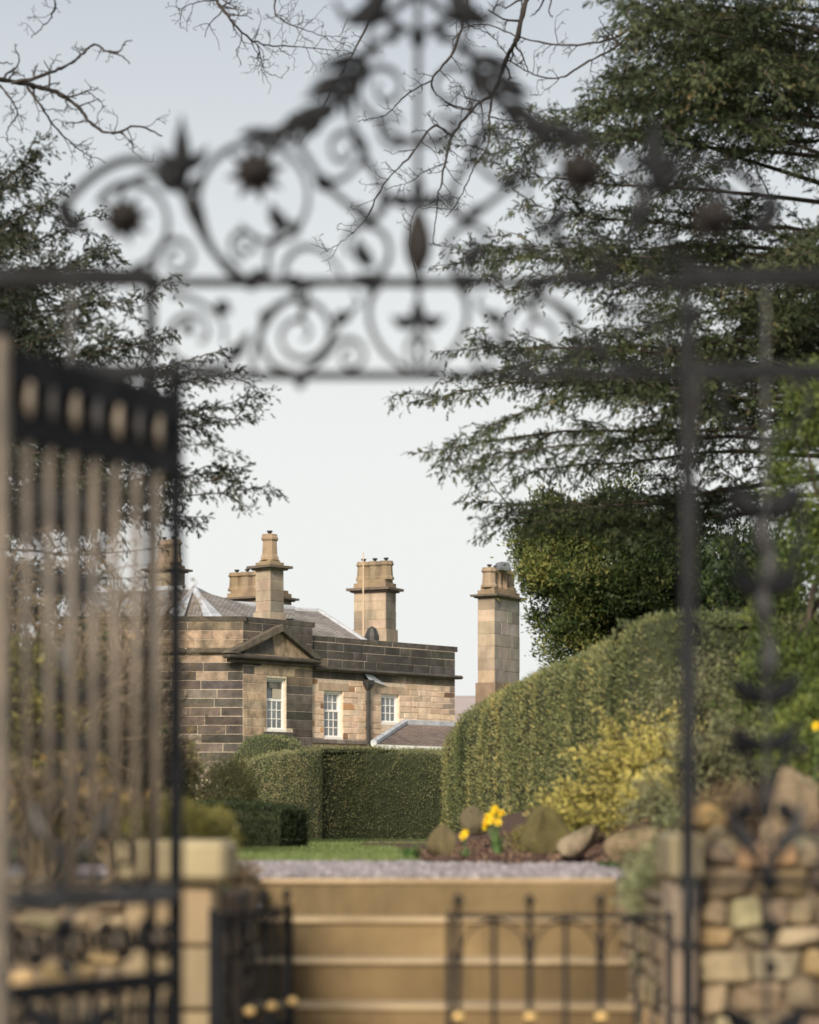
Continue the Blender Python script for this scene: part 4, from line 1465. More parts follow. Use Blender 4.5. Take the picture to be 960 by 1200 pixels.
# side panels: a leafy standard between two uprights
def side_panel(X):
    mir = X(0) != 0
    sx = X(897)
    par = obj('standard', *ribbon([(sx, 331), (sx, 440), (sx + 1, 700), (sx + 2, 960), (sx + 1, 1480)], 0.008, 0.016), M['iron_grey'], screen)
    k = -1 if mir else 1
    g = lambda a, b, c, d, w, bow=0.0, mt='iron': obj('leaf', *leafbar(sx + k * a, b, sx + k * c, d, w, bow * k), M[mt], par)
    for (y, h, w) in ((570, 34, 12), (668, 26, 9), (790, 30, 10), (850, 26, 9)):
        g(2, y + h, -44, y, w, -6)
        g(-2, y + h, 42, y - 4, w, 6)
    for y in (620, 660, 700, 770):
        g(0, y + 34, random.choice((-8, 8)), y - 26, 9, 0, 'iron_grey')
    for sg in (-1, 1):
        obj('scroll', *ribbon([(sx + sg * x, y) for x, y in cr([(2, 690), (30, 660), (44, 610), (30, 574), (14, 590)], 8)], 0.010), M['iron'], par)
        obj('scroll', *ribbon([(sx + sg * x, y) for x, y in cr([(2, 520), (34, 500), (52, 470), (40, 448), (22, 462)], 8)], 0.010), M['iron'], par)
        obj('scroll', *ribbon([(sx + sg * x, y) for x, y in cr([(2, 1030), (22, 990), (48, 975), (68, 992), (66, 1012), (52, 1014)], 8)], 0.012), M['iron'], par)
        obj('scroll', *ribbon([(sx + sg * x, y) for x, y in cr([(2, 960), (16, 900), (36, 876), (48, 884)], 8)], 0.012), M['iron'], par)
        obj('leaf', *leafbar(sx + sg * 6, 1002, sx + sg * 44, 936, 8, sg * 9), M['iron_grey'], par)
        obj('leaf', *leafbar(sx + sg * 16, 940, sx + sg * 34, 966, 9, 0), M['iron'], par)
        obj('leaf', *leafbar(sx + sg * 4, 1215, sx + sg * 48, 1176, 11, sg * 6), M['iron'], par)
    for y in (1034, 1087, 1134):
        p = P(sx + k * 6, y, GD)
        obj('knob', *ball(p, 0.022 if y != 1134 else 0.017, 10, 6, 1.1), M['iron'], par)
    a, b_ = sorted((X(804), X(998)))
    obj('rail', *ribbon([(a, 1034), ((a + b_) / 2, 1034), (b_, 1034)], 0.011, 0.02), M['iron'], screen)
    obj('rail', *ribbon([(a, 322), ((a + b_) / 2, 322), (b_, 322)], 0.020, 0.034), M['iron'], screen)
    obj('rail', *ribbon([(a, 433), ((a + b_) / 2, 433), (b_, 433)], 0.018, 0.034), M['iron'], screen)


both(side_panel)

# leaves of the gate, built along +x of their own hinge
zof = lambda py: EYE + (HOR - py) * GD / F
LW = 0.62


def gate_leaf(loc, rotz, label, pale=True):
    t_ = thing('gate_leaf', loc, label, 'gate', 'leaves of the big iron gate', rotz)
    zb = 0.04                      # local z: ground of the lower walk is z = 0
    G0 = -LOW
    L = lambda V_F, name, mat=M['iron'], smooth=False, par=None: obj(name, V_F[0], V_F[1], mat, par or t_, smooth, local=True)
    zt_, zr1, zr2, zr3 = zof(463) + G0, zof(500) + G0, zof(526) + G0, zof(558) + G0
    for x in (0.0, LW):
        L(box(x - 0.011, x + 0.011, -0.013, 0.013, zb, zt_ + 0.02), 'stile', M['iron_lit'] if x and pale else M['iron'])
        L(ball((x, 0, zt_ + 0.04), 0.022, 10, 6, 1.2), 'finial', M['iron'])
    L(cham((0.015, -0.011, zr1), (LW - 0.015, 0.011, zt_), 0.003), 'rail')
    L(cham((0.015, -0.011, zr3), (LW - 0.015, 0.011, zr2), 0.003), 'rail')
    L(box(0.02, LW - 0.02, -0.006, -0.002, zr2 - 0.004, zr1 + 0.004), 'pierced_plate')
    zl1, zl0 = zof(1036) + G0, zof(1058) + G0
    zm1, zm0 = zof(1136) + G0, zof(1156) + G0
    L(cham((0.015, -0.02, zl0), (LW - 0.015, 0.02, zl1), 0.004), 'rail', M['iron_grey'])  # paler iron: the light on this rail's top is put into its colour
    L(cham((0.015, -0.012, zm0), (LW - 0.015, 0.012, zm1), 0.004), 'rail')
    L(cham((0.015, -0.014, 0.07), (LW - 0.015, 0.014, 0.12), 0.004), 'rail')
    nb = 8
    for k in range(1, nb):
        x = LW * k / nb
        L(tube([(x, 0, zl1), (x, 0, (zl1 + zr3) / 2), (x, 0, zr3 + 0.006)], 0.0108, 8), 'bar', M['iron_lit'], True)
        L(tube([(x, 0.009, zr2 - 0.012), (x, 0.009, zr2 + 0.02), (x, 0.009, zr1 + 0.012)], [0.010, 0.0125, 0.009], 8), 'short_bar', M['iron_lit'] if k % 2 else M['iron_grey'], True)
        L(tube([(x, 0, 0.12), (x, 0, zm0 + 0.003)], 0.011, 8), 'bar', M['iron'], True)
    for k in range(nb):
        x = LW * (k + 0.5) / nb
        L(tube([(x, 0, 0.12), (x, 0, zm0 - 0.05), (x, 0, zm0 - 0.005)], [0.008, 0.008, 0.002], 6), 'dog_bar', M['iron'], True)
    # scroll band
    for k in range(4):
        cx_ = LW * (k + 0.5) / 4
        zc_ = (zl0 + zm1) / 2
        for sg in (-1, 1):
            a = np.linspace(0, 2.6 * math.pi, 30)
            rr = np.linspace(0.036, 0.008, 30)
            pts = np.stack([cx_ + sg * (0.036 - rr * np.cos(a) * 1.0) * 1.0 - sg * 0.0, np.zeros(30), zc_ + sg * rr * np.sin(a) * 1.25], 1)
            L(tube(pts, 0.0095, 6), 'scroll', M['iron'])
        L(ball((cx_, 0, zc_), 0.016, 8, 5), 'knob', M['iron_lit'])
    return t_


hl = P(206, 0, GD)[0]
free = P(5, 0, 4.86)
gate_leaf((hl, GD, LOW), math.atan2(4.86 - GD, free[0] - hl), 'tall iron gate leaf on the left swung open with bars coloured pale as sunlit')
hr = P(806, 0, GD - 0.03)[0]
gate_leaf((hr + 0.004, GD - 0.035, LOW), math.atan2(-(GD - 0.035), -(hr + 0.004)), 'tall iron gate leaf on the right seen exactly edge on', False)

# ------------------------------------------------------------------ low pair of gates at the foot of the steps
LGY, LGW = 7.0, 0.640


def low_gate(loc, rotz, label, inward=1):
    t_ = thing('low_gate', loc, label, 'gate', 'low iron gates at the foot of the steps', rotz)
    G0 = -LOW
    L = lambda V_F, name, mat=M['iron'], smooth=False: obj(name, V_F[0], V_F[1], mat, t_, smooth, local=True)
    zr = EYE + (HOR - 1073) * 7.0 / F + G0
    zn = EYE + (HOR - 1121) * 7.0 / F + G0
    zk = EYE + (HOR - 1191) * 7.0 / F + G0
    L(cham((0.0, -0.010, zr - 0.011), (LGW, 0.010, zr + 0.004), 0.002), 'rail')
    L(cham((0.0, -0.010, zk - 0.075), (LGW, 0.010, zk - 0.055), 0.002), 'rail')
    L(cham((0.0, -0.010, 0.08), (LGW, 0.010, 0.105), 0.002), 'rail')
    for x in (0.0, LGW):
        L(box(x - 0.009, x + 0.009, -0.0095, 0.0095, 0.04, zr + 0.01), 'stile')
    tall = [LGW - 0.025, LGW - 0.025 - 0.207, LGW - 0.025 - 0.412]
    for x in tall:
        L(tube([(x, 0, 0.105), (x, 0, zr - 0.012)], 0.0085, 8), 'bar', M['iron'], True)
        L(lathe((x, 0, zr + 0.004), [(0.008, 0), (0.007, 0.02), (0.013, 0.035), (0.014, 0.045), (0.006, 0.058)], 8), 'finial', M['iron'], True)
        L(ball((x, 0, zn), 0.0135, 8, 5, 2.0), 'knot', M['iron'], True)
        L(ball((x, -0.02 * inward, zk), 0.0185, 12, 8, 0.8), 'brass_knob', M['brass'], True)
        L(tube([(x, -0.02 * inward, 0.09), (x, -0.02 * inward, zk - 0.012)], 0.006, 6), 'dog_bar', M['iron'], True)
    for x in (tall[0] - 0.104, tall[1] - 0.104, tall[2] - 0.104):
        L(tube([(x, 0, 0.105), (x, 0, zr - 0.012)], 0.0065, 8), 'bar', M['iron'], True)
        for sg in (-1, 1):
            a = np.linspace(0, math.pi / 2, 9)
            pts = np.stack([x + sg * 0.098 * np.sin(a), np.zeros(9), zn + (zr - 0.014 - zn) * np.cos(a)], 1)
            L(tube(pts, 0.004, 5), 'arch', M['iron'])
    return t_


xr_h = P(786, 0, LGY)[0]
low_gate((xr_h, LGY, LOW), math.pi, 'low iron gate with ball finials closed across the right of the steps', -1)
xl_h = P(258, 0, LGY)[0]
low_gate((xl_h, LGY, LOW), math.atan2(0.615, 0.168), 'low iron gate on the left standing open beside the pier')
# hinge post of the left low gate
tag(obj('hinge_post', *box(xl_h - 0.032, xl_h - 0.011, LGY - 0.012, LGY + 0.012, LOW, -0.02), M['iron'], loc=(xl_h - 0.02, LGY, LOW)), 'plain black iron hinge post between pier and low gate', 'post')

# ------------------------------------------------------------------ hedges
def hedge_surface(path, wfun, hfun, ns=90, nphi=46, power=0.28, rough=0.06, nscale=3.0, base=None):
    """Clipped hedge: rounded box section swept along a path; width and height vary along it."""
    path = np.asarray(path, float)
    seg = np.linalg.norm(np.diff(path, axis=0), axis=1)
    cum = np.concatenate([[0], np.cumsum(seg)]) / seg.sum()
    s = np.linspace(0, 1, ns)
    s = 0.5 - 0.5 * np.cos(s * math.pi) * (0.35 * np.abs(np.cos(s * math.pi)) + 0.65)
    c = np.stack([np.interp(s, cum, path[:, k]) for k in range(2)], 1)
    t = unit(np.gradient(c, axis=0))
    nn = np.stack([-t[:, 1], t[:, 0]], 1)
    phi = np.linspace(0, math.pi, nphi)
    cx_ = np.sign(np.cos(phi)) * np.abs(np.cos(phi)) ** power
    cz_ = np.abs(np.sin(phi)) ** power
    W, Hh = wfun(s), hfun(s)
    X = c[:, None, :] + nn[:, None, :] * (W[:, None] * cx_[None, :])[..., None]
    z0 = base(c[:, 0], c[:, 1]) - 0.45 if base is not None else np.zeros(ns) - 0.02
    Z = z0[:, None] + (Hh - z0)[:, None] * cz_[None, :]
    mid_ = np.broadcast_to(c[:, None, :], X.shape)
    X = np.concatenate([mid_[:1], 0.5 * (mid_[:1] + X[:1]), X, 0.5 * (mid_[-1:] + X[-1:]), mid_[-1:]], 0)
    Z = np.concatenate([Z[:1], Z[:1], Z, Z[-1:], Z[-1:]], 0)
    V = np.concatenate([X, Z[..., None]], 2).reshape(-1, 3)
    q, T = grid_tris(ns + 4, nphi)
    g = np.zeros_like(V)
    a, b_, c_ = V[T[:, 0]], V[T[:, 1]], V[T[:, 2]]
    fn = np.cross(b_ - a, c_ - a)
    for k in range(3):
        np.add.at(g, T[:, k], fn)
    g = unit(g)
    cen = np.append(c.mean(0), Hh.mean() * 0.5)
    if (g * (V - cen)).sum() < 0:
        g = -g
    V = V + g * ((vnoise(V, nscale, 4) - 0.5) * 2 * rough + (vnoise(V * np.array([1, 1, 0.22]), 6.5, 2) - 0.5) * rough * 1.3)[:, None]
    return V, q, T, g


def hedge(name, label, path, wfun, hfun, mat, n, lsize, loc, shade=0.4, patch=(0.8, 0.45), base=None, cat='hedge', rough=0.06, nscale=3.0, power=0.28, asp=0.35, streak=False):
    V, q, T, g = hedge_surface(path, wfun, hfun, rough=rough, nscale=nscale, power=power, base=base)
    t_ = thing(name, loc, label, cat)
    obj('branches', V - g * 0.03, q, M['hedge_core'], t_, smooth=True)
    p, nr = scatter(V, T, n)
    cen = V.mean(0)
    flip = (nr * (p - cen)).sum(1) < 0
    nr[flip] *= -1
    p = p + nr * RNG.normal(-0.005, 0.018, n)[:, None]
    sp = p * np.array([1, 1, 0.35]) if streak else p
    hole = vnoise(sp + 31, 4.2, 3)                      # thin places where the dark inside shows
    keep = (hole > 0.34) | (RNG.random(n) < 0.30)
    p, nr, sp = p[keep], nr[keep], sp[keep]
    n = len(p)
    sh = shade + patch[1] * (vnoise(sp, 2.2, 3) - 0.5) * 2 * 0.6 + patch[1] * (vnoise(sp + 9, 7.5, 2) - 0.5) * patch[0] * 2 + RNG.normal(0, 0.11, n)
    LV, LF, LS = leaves(p, nr, lsize, asp, sh, up=0.45, rnd=0.75, out=0.55)
    ns_ = n // 22                                       # stray unclipped shoots and dead brown tips
    i = RNG.choice(n, ns_, replace=False)
    XV, XF, XS = leaves(p[i], nr[i], lsize * 1.55, 0.2, np.clip(sh[i] + RNG.choice([0.05, 0.3], ns_), 0, 1), up=0.7, rnd=0.4, out=0.8)
    LV, LF, LS = merge([(LV, LF, LS), (XV, XF, XS)])
    obj('foliage', LV, LF, mat, t_, shade=LS)
    return t_


# big hedge sweeping back along the bank
p0, p1 = np.array([1.70, 18.0]), np.array([0.66, 25.2])
dirn = unit(p1 - p0)
nrm = np.array([dirn[1], -dirn[0]])
Wd = 0.75
end = lambda s, a, e: np.clip(1 - np.clip((s - a) / (1 - a), 0, 1) ** e, 0.0, 1) ** (1 / e)
path = [p0 + nrm * Wd - dirn * 0.0, (p0 + p1) / 2 + nrm * Wd, p1 + nrm * Wd, p1 + nrm * Wd * 0.85 + dirn * 2.8 + np.array([-0.20, 0])]
hedge('tall_hedge', 'big clipped yew hedge with rounded end climbing the bank behind the rockery', path,
      lambda s: Wd * np.maximum(0.02, end(s, 0.68, 2.2)) * np.maximum(0.03, np.clip(s / 0.012, 0, 1)) ** 0.4,
      lambda s: (1.76 - 0.24 * s / 0.73) * (0.25 + 0.75 * end(s, 0.68, 2.0)) + 0.0,
      M['hedge_gold'], 120000, 0.030, (1.9, 21, 0), 0.50, (0.9, 0.5), bank_z, rough=0.07, nscale=1.6, power=0.2, streak=True)
# its return to the right behind the shrubs
path = [(1.86, 18.35), (2.6, 18.9), (4.2, 19.6)]
hedge('hedge_return', 'darker return of the big hedge partly behind iron standard', path,
      lambda s: 0.55 + 0 * s, lambda s: 1.77 + 0.10 * s, M['hedge_green'], 26000, 0.036, (3, 19, 0), 0.30, (0.8, 0.35), bank_z, rough=0.07, nscale=1.8, power=0.22)  # darker leaf tone than the main hedge: shade painted on this face

# square hedge below the house
hx0, hx1 = P(370, 0, 31)[0], P(262, 0, 34.5)
z_h = EYE + (HOR - 880) * 31 / F
path = [(hx0 + 0.02, 31.55), (hx0 + 0.9, 31.6), (3.0, 31.75)]
hedge('square_hedge', 'flat topped dark green square cut hedge between lawn and house wing', path, lambda s: 0.55 + 0 * s, lambda s: z_h + 0 * s,
      M['hedge_green'], 60000, 0.029, (0.3, 31.5, 0), 0.62, (0.8, 0.36), None, rough=0.05, nscale=1.4, power=0.12)  # darker leaf tone than the left arm carries this face's shade
e2 = np.array([hx1[0], hx1[1]])
e1 = np.array([hx0, 31.0])
dv = unit(e2 - e1)
nv = np.array([-dv[1], dv[0]])
if nv[1] < 0:
    nv = -nv
path = [e1 + nv * 0.55 - dv * 0.16, (e1 + e2) / 2 + nv * 0.55, e2 + nv * 0.55]
hedge('square_hedge', 'olive left arm, coloured as sunlit, of the square cut hedge under the domed yew', path,
      lambda s: 0.55 * np.maximum(0.05, end(s, 0.9, 2)), lambda s: z_h + 0.03 - 0.16 * s ** 3 + 0 * s,
      M['hedge_green'], 46000, 0.029, (-2, 32.5, 0), 0.76, (0.8, 0.36), None, rough=0.04, nscale=3, power=0.10)  # leaves coloured lighter than the other arm in place of sunlight
# domed yew behind it
dm = P(318, 880, 35.2)
V_parts = []
cd = (dm[0], 35.4, 0.35)
path = [(cd[0] - 0.72, 35.3), (cd[0], 35.3), (cd[0] + 0.72, 35.3)]
hedge('domed_yew', 'low domed clipped yew showing above the square hedge by the pediment', path,
      lambda s: 0.7 * np.maximum(0.03, np.sqrt(np.clip(1 - (2 * s - 1) ** 2, 0, 1))), lambda s: 0.3 + 1.19 * np.maximum(0.02, np.sqrt(np.clip(1 - (2 * s - 1) ** 2, 0, 1))) ** 0.7,
      M['hedge_green'], 16000, 0.034, (cd[0], cd[1], 0), 0.45, (0.8, 0.4), None, cat='shrub', rough=0.05, power=0.6)
# low box hedge in front
lx0, lx1 = P(345, 0, 21)[0], P(225, 0, 22)[0]
path = [(lx0, 21.1), ((lx0 + lx1) / 2, 21.3), (lx1, 21.7)]
hedge('box_hedge', 'small low dark box hedge at the left end of the lawn', path, lambda s: 0.28 + 0 * s, lambda s: 0.36 + 0.045 * s,
      M['box'], 16000, 0.026, (-1.4, 21.3, 0), 0.35, (0.7, 0.3), None, rough=0.03, nscale=4, power=0.2)


# ------------------------------------------------------------------ shrubs
def shrub(name, label, blobs, mat, loc, stems=6, stem_h=0.4, twigmat=None, cat='shrub'):
    """blobs: keyword sets for clump_leaves; a few stems rise from the base."""
    t_ = thing(name, loc, label, cat)
    parts = [clump_leaves(**b_) for b_ in blobs]
    V, Q, S = merge(parts)
    obj('foliage', V, Q, mat, t_, shade=S)
    wood = MB()
    rad = np.array(blobs[0]['rad'])
    for k in range(stems):
        a = random.uniform(0, 2 * math.pi)
        b0 = np.array(loc, float) + np.array([math.cos(a), math.sin(a), 0]) * 0.05
        e = np.array(blobs[k % len(blobs)]['centre'], float) + np.array([math.cos(a) * rad[0] * 0.6, math.sin(a) * rad[1] * 0.6, random.uniform(-0.2, 0.5) * rad[2]])
        wood.add(*tube(bezier_pts(b0, e, stem_h * 0.1, 8, 0.01), np.linspace(0.014, 0.004, 8), 5))
    wood.build('stems', twigmat or M['bark'], t_)
    return t_


# shaggy bush left of the square hedge
c = P(248, 915, 25)
shrub('shaggy_bush', 'shaggy olive bush leaning on the left arm of the square hedge',
      [dict(centre=(c[0] + 0.12, 26.0, 0.52), rad=(0.30, 0.4, 0.42), nclump=170, per=34, csize=0.06, lsize=0.055, asp=0.2, shade=0.8, sv=0.2, shell=0.4, up=0.5),
       dict(centre=(c[0] - 0.25, 25.6, 0.36), rad=(0.4, 0.4, 0.32), nclump=130, per=34, csize=0.06, lsize=0.055, asp=0.2, shade=0.75, sv=0.2, shell=0.4, up=0.5)],
      M['olive'], (c[0], 25.8, 0.0))


def juniper(name, label, base, mat, n, R, rise, seed, shade0=0.5, tipshade=0.7, nl=0.011, cat='shrub', step2=0.022, width=0.075):
    """Spreading juniper: arching arms set with short feathery twigs."""
    t_ = thing(name, base, label, cat)
    random.seed(seed)
    limbs = []
    b0 = np.array(base, float)
    for k in range(n):
        a = 2 * math.pi * (k + random.random()) / n
        L = R * random.uniform(0.55, 1.0)
        el = random.uniform(0.15, 1.0)
        tip = b0 + np.array([math.cos(a) * L * math.cos(el), math.sin(a) * L * math.cos(el) * 0.9, 0.05 + rise * math.sin(el) * random.uniform(0.7, 1.1)])
        limbs.append((b0 + np.array([0, 0, 0.02]), tip, random.uniform(0.02, 0.10), width * random.uniform(0.7, 1.2)))
    wood, V, T, sh = conifer_mesh(limbs, dict(K=6, nl=nl, nw=0.0045, ang=38), step2=step2, step3=0.017, tl=(0.018, 0.04), droop=-0.1, bare=0.3, shade0=shade0, tipshade=tipshade, r0=0.008, tap=2.4, wob=0.006, plumes=4, plen=(0.12, 0.26), fall=-0.1)
    wood.build('stems', M['bark'], t_)
    # sprays get lighter towards the outside of the plant (new growth)
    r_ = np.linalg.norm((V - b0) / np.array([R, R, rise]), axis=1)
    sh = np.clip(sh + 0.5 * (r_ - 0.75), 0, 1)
    obj('foliage', V, T, mat, t_, shade=sh)
    return t_


def on_bank(px, d):
    x = (px - 480) / F * d
    return (x, d, float(bank_z(x, d)))


juniper('golden_juniper', 'bright golden juniper spreading in front of the tall hedge', (*on_bank(762, 16.2)[:2], on_bank(762, 16.2)[2] - 0.02), M['gold'], 64, 0.68, 0.72, 3, 0.80)
juniper('golden_juniper', 'yellow green juniper reaching left over the rockery soil', (*on_bank(702, 16.4)[:2], on_bank(702, 16.4)[2] - 0.02), M['gold'], 44, 0.46, 0.32, 5, 0.50)
juniper('golden_juniper', 'low yellow juniper tuft beside the iron gate post', (*on_bank(768, 14.8)[:2], on_bank(768, 14.8)[2] + 0.03), M['gold'], 34, 0.26, 0.26, 6, 0.80)
juniper('golden_juniper', 'olive green juniper low on the bank behind the pale slab', (*on_bank(672, 15.4)[:2], on_bank(672, 15.4)[2] - 0.02), M['gold'], 36, 0.34, 0.22, 14, 0.32)
juniper('grey_juniper', 'grey green juniper sprawling between golden juniper and gate post', (*on_bank(790, 13.6)[:2], on_bank(790, 13.6)[2]), M['greyleaf'], 36, 0.30, 0.26, 15, 0.60, 0.3)
c = on_bank(640, 14.9)
shrub('moss_mat', 'yellow green mossy mat behind the mossy boulder',
      [dict(centre=(c[0], c[1], c[2] + 0.06), rad=(0.2, 0.2, 0.12), nclump=80, per=34, csize=0.03, lsize=0.022, asp=0.4, shade=0.75, sv=0.2, shell=0.3, up=0.5)], M['moss'], c, 5, 0.05)
juniper('grey_juniper', 'dull grey green juniper right of the golden juniper', (*on_bank(850, 13.4)[:2], on_bank(850, 13.4)[2]), M['greyleaf'], 50, 0.46, 0.52, 8, 0.65, 0.3)
juniper('grey_juniper', 'grey green conifer bush behind the iron standard', (*on_bank(842, 17.0)[:2], on_bank(842, 17.0)[2]), M['greyleaf'], 64, 0.60, 0.80, 9, 0.60, 0.3)
c = on_bank(858, 11.0)
shrub('heather', 'brown tinged heather mound above the rubble wall',
      [dict(centre=(c[0], c[1], c[2] + 0.10), rad=(0.26, 0.25, 0.17), nclump=110, per=40, csize=0.03, lsize=0.022, asp=0.3, shade=0.5, sv=0.2, shell=0.4, up=0.6)], M['heather'], c, 8, 0.1)
c = on_bank(812, 11.4)
shrub('heather', 'olive heather cushion just right of gate post',
      [dict(centre=(c[0], c[1], c[2] + 0.08), rad=(0.2, 0.22, 0.15), nclump=90, per=40, csize=0.03, lsize=0.022, asp=0.3, shade=0.4, sv=0.2, shell=0.4, up=0.6)], M['greyleaf'], c, 8, 0.1)
c = on_bank(948, 12.2)
shrub('rounded_shrub', 'light green leafy shrub at the right edge above daffodils',
      [dict(centre=(c[0] + 0.05, c[1] + 0.2, c[2] + 0.22), rad=(0.24, 0.26, 0.32), nclump=150, per=34, csize=0.035, lsize=0.034, asp=0.35, shade=0.72, sv=0.18, shell=0.5, up=0.4)], M['cypress'], (c[0] + 0.05, c[1] + 0.2, c[2]), 8, 0.2)
# trailing plant over the right-hand side wall of the steps
c = np.array([0.93, 9.1, 0.0])
shrub('trailing_plant', 'grey green trailing plant spilling over the right of the top step',
      [dict(centre=(0.93, 9.0, 0.04), rad=(0.11, 0.5, 0.09), nclump=90, per=26, csize=0.026, lsize=0.026, asp=0.45, shade=0.5, sv=0.2, shell=0.2, up=0.2),
       dict(centre=(0.86, 8.9, -0.03), rad=(0.06, 0.45, 0.08), nclump=50, per=26, csize=0.022, lsize=0.026, asp=0.45, shade=0.62, sv=0.2, shell=0.2, up=0.0)], M['greyleaf'], (0.93, 9.0, 0.0), 6, 0.05)
c = np.array([0.97, 8.25, 0.0])
shrub('trailing_plant', 'reddish brown low plant at the corner beside right pier',
      [dict(centre=(0.96, 8.35, 0.03), rad=(0.10, 0.22, 0.07), nclump=60, per=26, csize=0.024, lsize=0.022, asp=0.4, shade=0.45, sv=0.2, shell=0.2, up=0.3)], M['heather'], (0.96, 8.35, 0.0), 5, 0.05)
# plants on the left wall head
shrub('mossy_cushion', 'mossy green brown cushion plant growing behind the left pier cap',
      [dict(centre=(-0.80, 8.35, 0.17), rad=(0.19, 0.2, 0.12), nclump=150, per=34, csize=0.024, lsize=0.02, asp=0.4, shade=0.42, sv=0.2, shell=0.3, up=0.4),
       dict(centre=(-0.70, 8.6, 0.19), rad=(0.07, 0.1, 0.08), nclump=40, per=30, csize=0.02, lsize=0.02, asp=0.4, shade=0.75, sv=0.15, shell=0.3, up=0.4)], M['moss'], (-0.8, 8.35, 0.0), 5, 0.05)
shrub('creeping_plant', 'dark brownish creeper along the left head of the steps',
      [dict(centre=(-0.70, 9.35, 0.0), rad=(0.09, 0.5, 0.07), nclump=80, per=24, csize=0.024, lsize=0.022, asp=0.4, shade=0.2, sv=0.15, shell=0.2, up=0.1)], M['heather'], (-0.7, 9.35, -0.02), 5, 0.03)

# ------------------------------------------------------------------ rockery stones
ICO = None


def ico():
    import bmesh
    global ICO
    if ICO is None:
        bm = bmesh.new()
        bmesh.ops.create_icosphere(bm, subdivisions=3, radius=1)
        ICO = (np.array([v.co[:] for v in bm.verts]), [tuple(v.index for v in f.verts) for f in bm.faces])
        bm.free()
    return ICO


def rock(label, px, py, d, w, h, color, dep=0.8, tilt=0.0, flatness=0.5, moss=None):
    V0, Fs = ico()
    off = RNG.uniform(0, 20, 3)
    V = V0.copy()
    # cut to a blocky boulder with a few planes
    for _ in range(12):
        nn = unit(RNG.normal(0, 1, 3))
        lim = RNG.uniform(0.42, 0.78)
        ex = np.maximum(0, V @ nn - lim)
        V = V - nn[None] * ex[:, None] * 0.92
    V = V + V0 * ((vnoise(V0 + off, 2.6, 5) - 0.5) * 0.42)[:, None]
    sx, sz = w / F * d / 2 * 1.18, h / F * d / 2 * 1.22
    V = V * np.array([sx, sx * dep, sz])
    ca, sa = math.cos(tilt), math.sin(tilt)
    V = np.stack([V[:, 0] * ca - V[:, 2] * sa, V[:, 1], V[:, 0] * sa + V[:, 2] * ca], 1)
    c = P(px, py, d)
    o = obj('rock', V + c, Fs, M['rock'], None, True, None, tuple(c), color=tuple(min(0.8, v * 1.65) for v in color))
    tag(o, label, 'rock', 'rockery stones on the bank')
    return o


TANR, PALE, MOSSY, BRN = (0.40, 0.31, 0.19), (0.55, 0.46, 0.31), (0.17, 0.15, 0.055), (0.30, 0.22, 0.14)
rock('squat mossy rock at the left end of the rockery', 519, 986, 13.9, 44, 50, (0.24, 0.20, 0.10), 0.8)
rock('mossy boulder right of the daffodils', 634, 980, 14.3, 62, 60, MOSSY, 0.8)
rock('pale slanting slab of rock with upturned end', 682, 982, 13.4, 70, 30, (0.44, 0.36, 0.25), 0.6, 0.62)
rock('broad flat topped tan rock nearest the gravel', 737, 990, 12.4, 84, 46, TANR, 0.7, 0.05)
rock('grey mossy rock tucked under the hedge', 560, 962, 16.2, 40, 30, (0.22, 0.19, 0.12), 0.8)
rock('large tan boulder above the rubble wall at right', 928, 950, 9.6, 92, 88, (0.46, 0.36, 0.24), 0.7, 0.2)
rock('pale boulder on the wall head below the large tan one', 944, 1003, 8.3, 70, 58, PALE, 0.6)
rock('round boulder on the wall head beside iron standard', 860, 998, 8.4, 92, 66, (0.46, 0.38, 0.24), 0.6)
rock('orange tinged rock just right of the gate post', 832, 962, 9.2, 60, 40, (0.45, 0.30, 0.13), 0.7)
rock('dark brown rock in the bank beneath the grey juniper', 880, 935, 10.6, 48, 40, (0.16, 0.12, 0.08), 0.8)


# ------------------------------------------------------------------ daffodils and tufts
def blades(base, n, h, spread, w=0.006):
    b0 = np.array(base, float)
    k = 6
    t = np.linspace(0, 1, k)
    a = RNG.uniform(0, 2 * math.pi, n)
    ln = RNG.uniform(0.15, 1.0, n) * spread
    hh = h * RNG.uniform(0.6, 1.1, n)
    o = np.stack([np.cos(a), np.sin(a), np.zeros(n)], 1)
    st = b0 + o * RNG.uniform(0, spread * 0.45, n)[:, None]
    p = st[:, None, :] + o[:, None, :] * (ln[:, None] * t[None] ** 2)[..., None]
    p[:, :, 2] += hh[:, None] * (t - 0.25 * t ** 3)[None]
    sd = np.stack([-np.sin(a), np.cos(a), np.zeros(n)], 1)
    ww = w * (1 - t ** 3)
    Vl = p - sd[:, None, :] * ww[None, :, None]
    Vr = p + sd[:, None, :] * ww[None, :, None]
    V = np.stack([Vl, Vr], 2).reshape(-1, 3)
    i, j = np.meshgrid(np.arange(n), np.arange(k - 1), indexing='ij')
    b_ = i * k * 2 + j * 2
    Q = np.stack([b_, b_ + 1, b_ + 3, b_ + 2], -1).reshape(-1, 4)
    return V, Q, np.repeat(np.clip(RNG.normal(0.5, 0.25, n), 0, 1), k * 2)


def flower(pos, face, size, parent):
    f = unit(np.array(face, float))
    s = unit(np.cross(f, [0, 0, 1.0]))
    u_ = np.cross(s, f)
    V, Fs = [], []
    for k in range(6):
        a = math.pi / 3 * k
        d = s * math.cos(a) + u_ * math.sin(a)
        e = -s * math.sin(a) + u_ * math.cos(a)
        i = len(V)
        V += [pos, pos + d * size * 0.55 + e * size * 0.3 + f * size * 0.1, pos + d * size + f * size * 0.05, pos + d * size * 0.55 - e * size * 0.3 + f * size * 0.1]
        Fs.append((i, i + 1, i + 2, i + 3))
    o = obj('flower', V, Fs, M['petal'], parent)
    obj('trumpet', *tube([pos, pos + f * size * 0.5, pos + f * size * 0.85], [size * 0.2, size * 0.3, size * 0.44], 8, False), M['trumpet'], o)


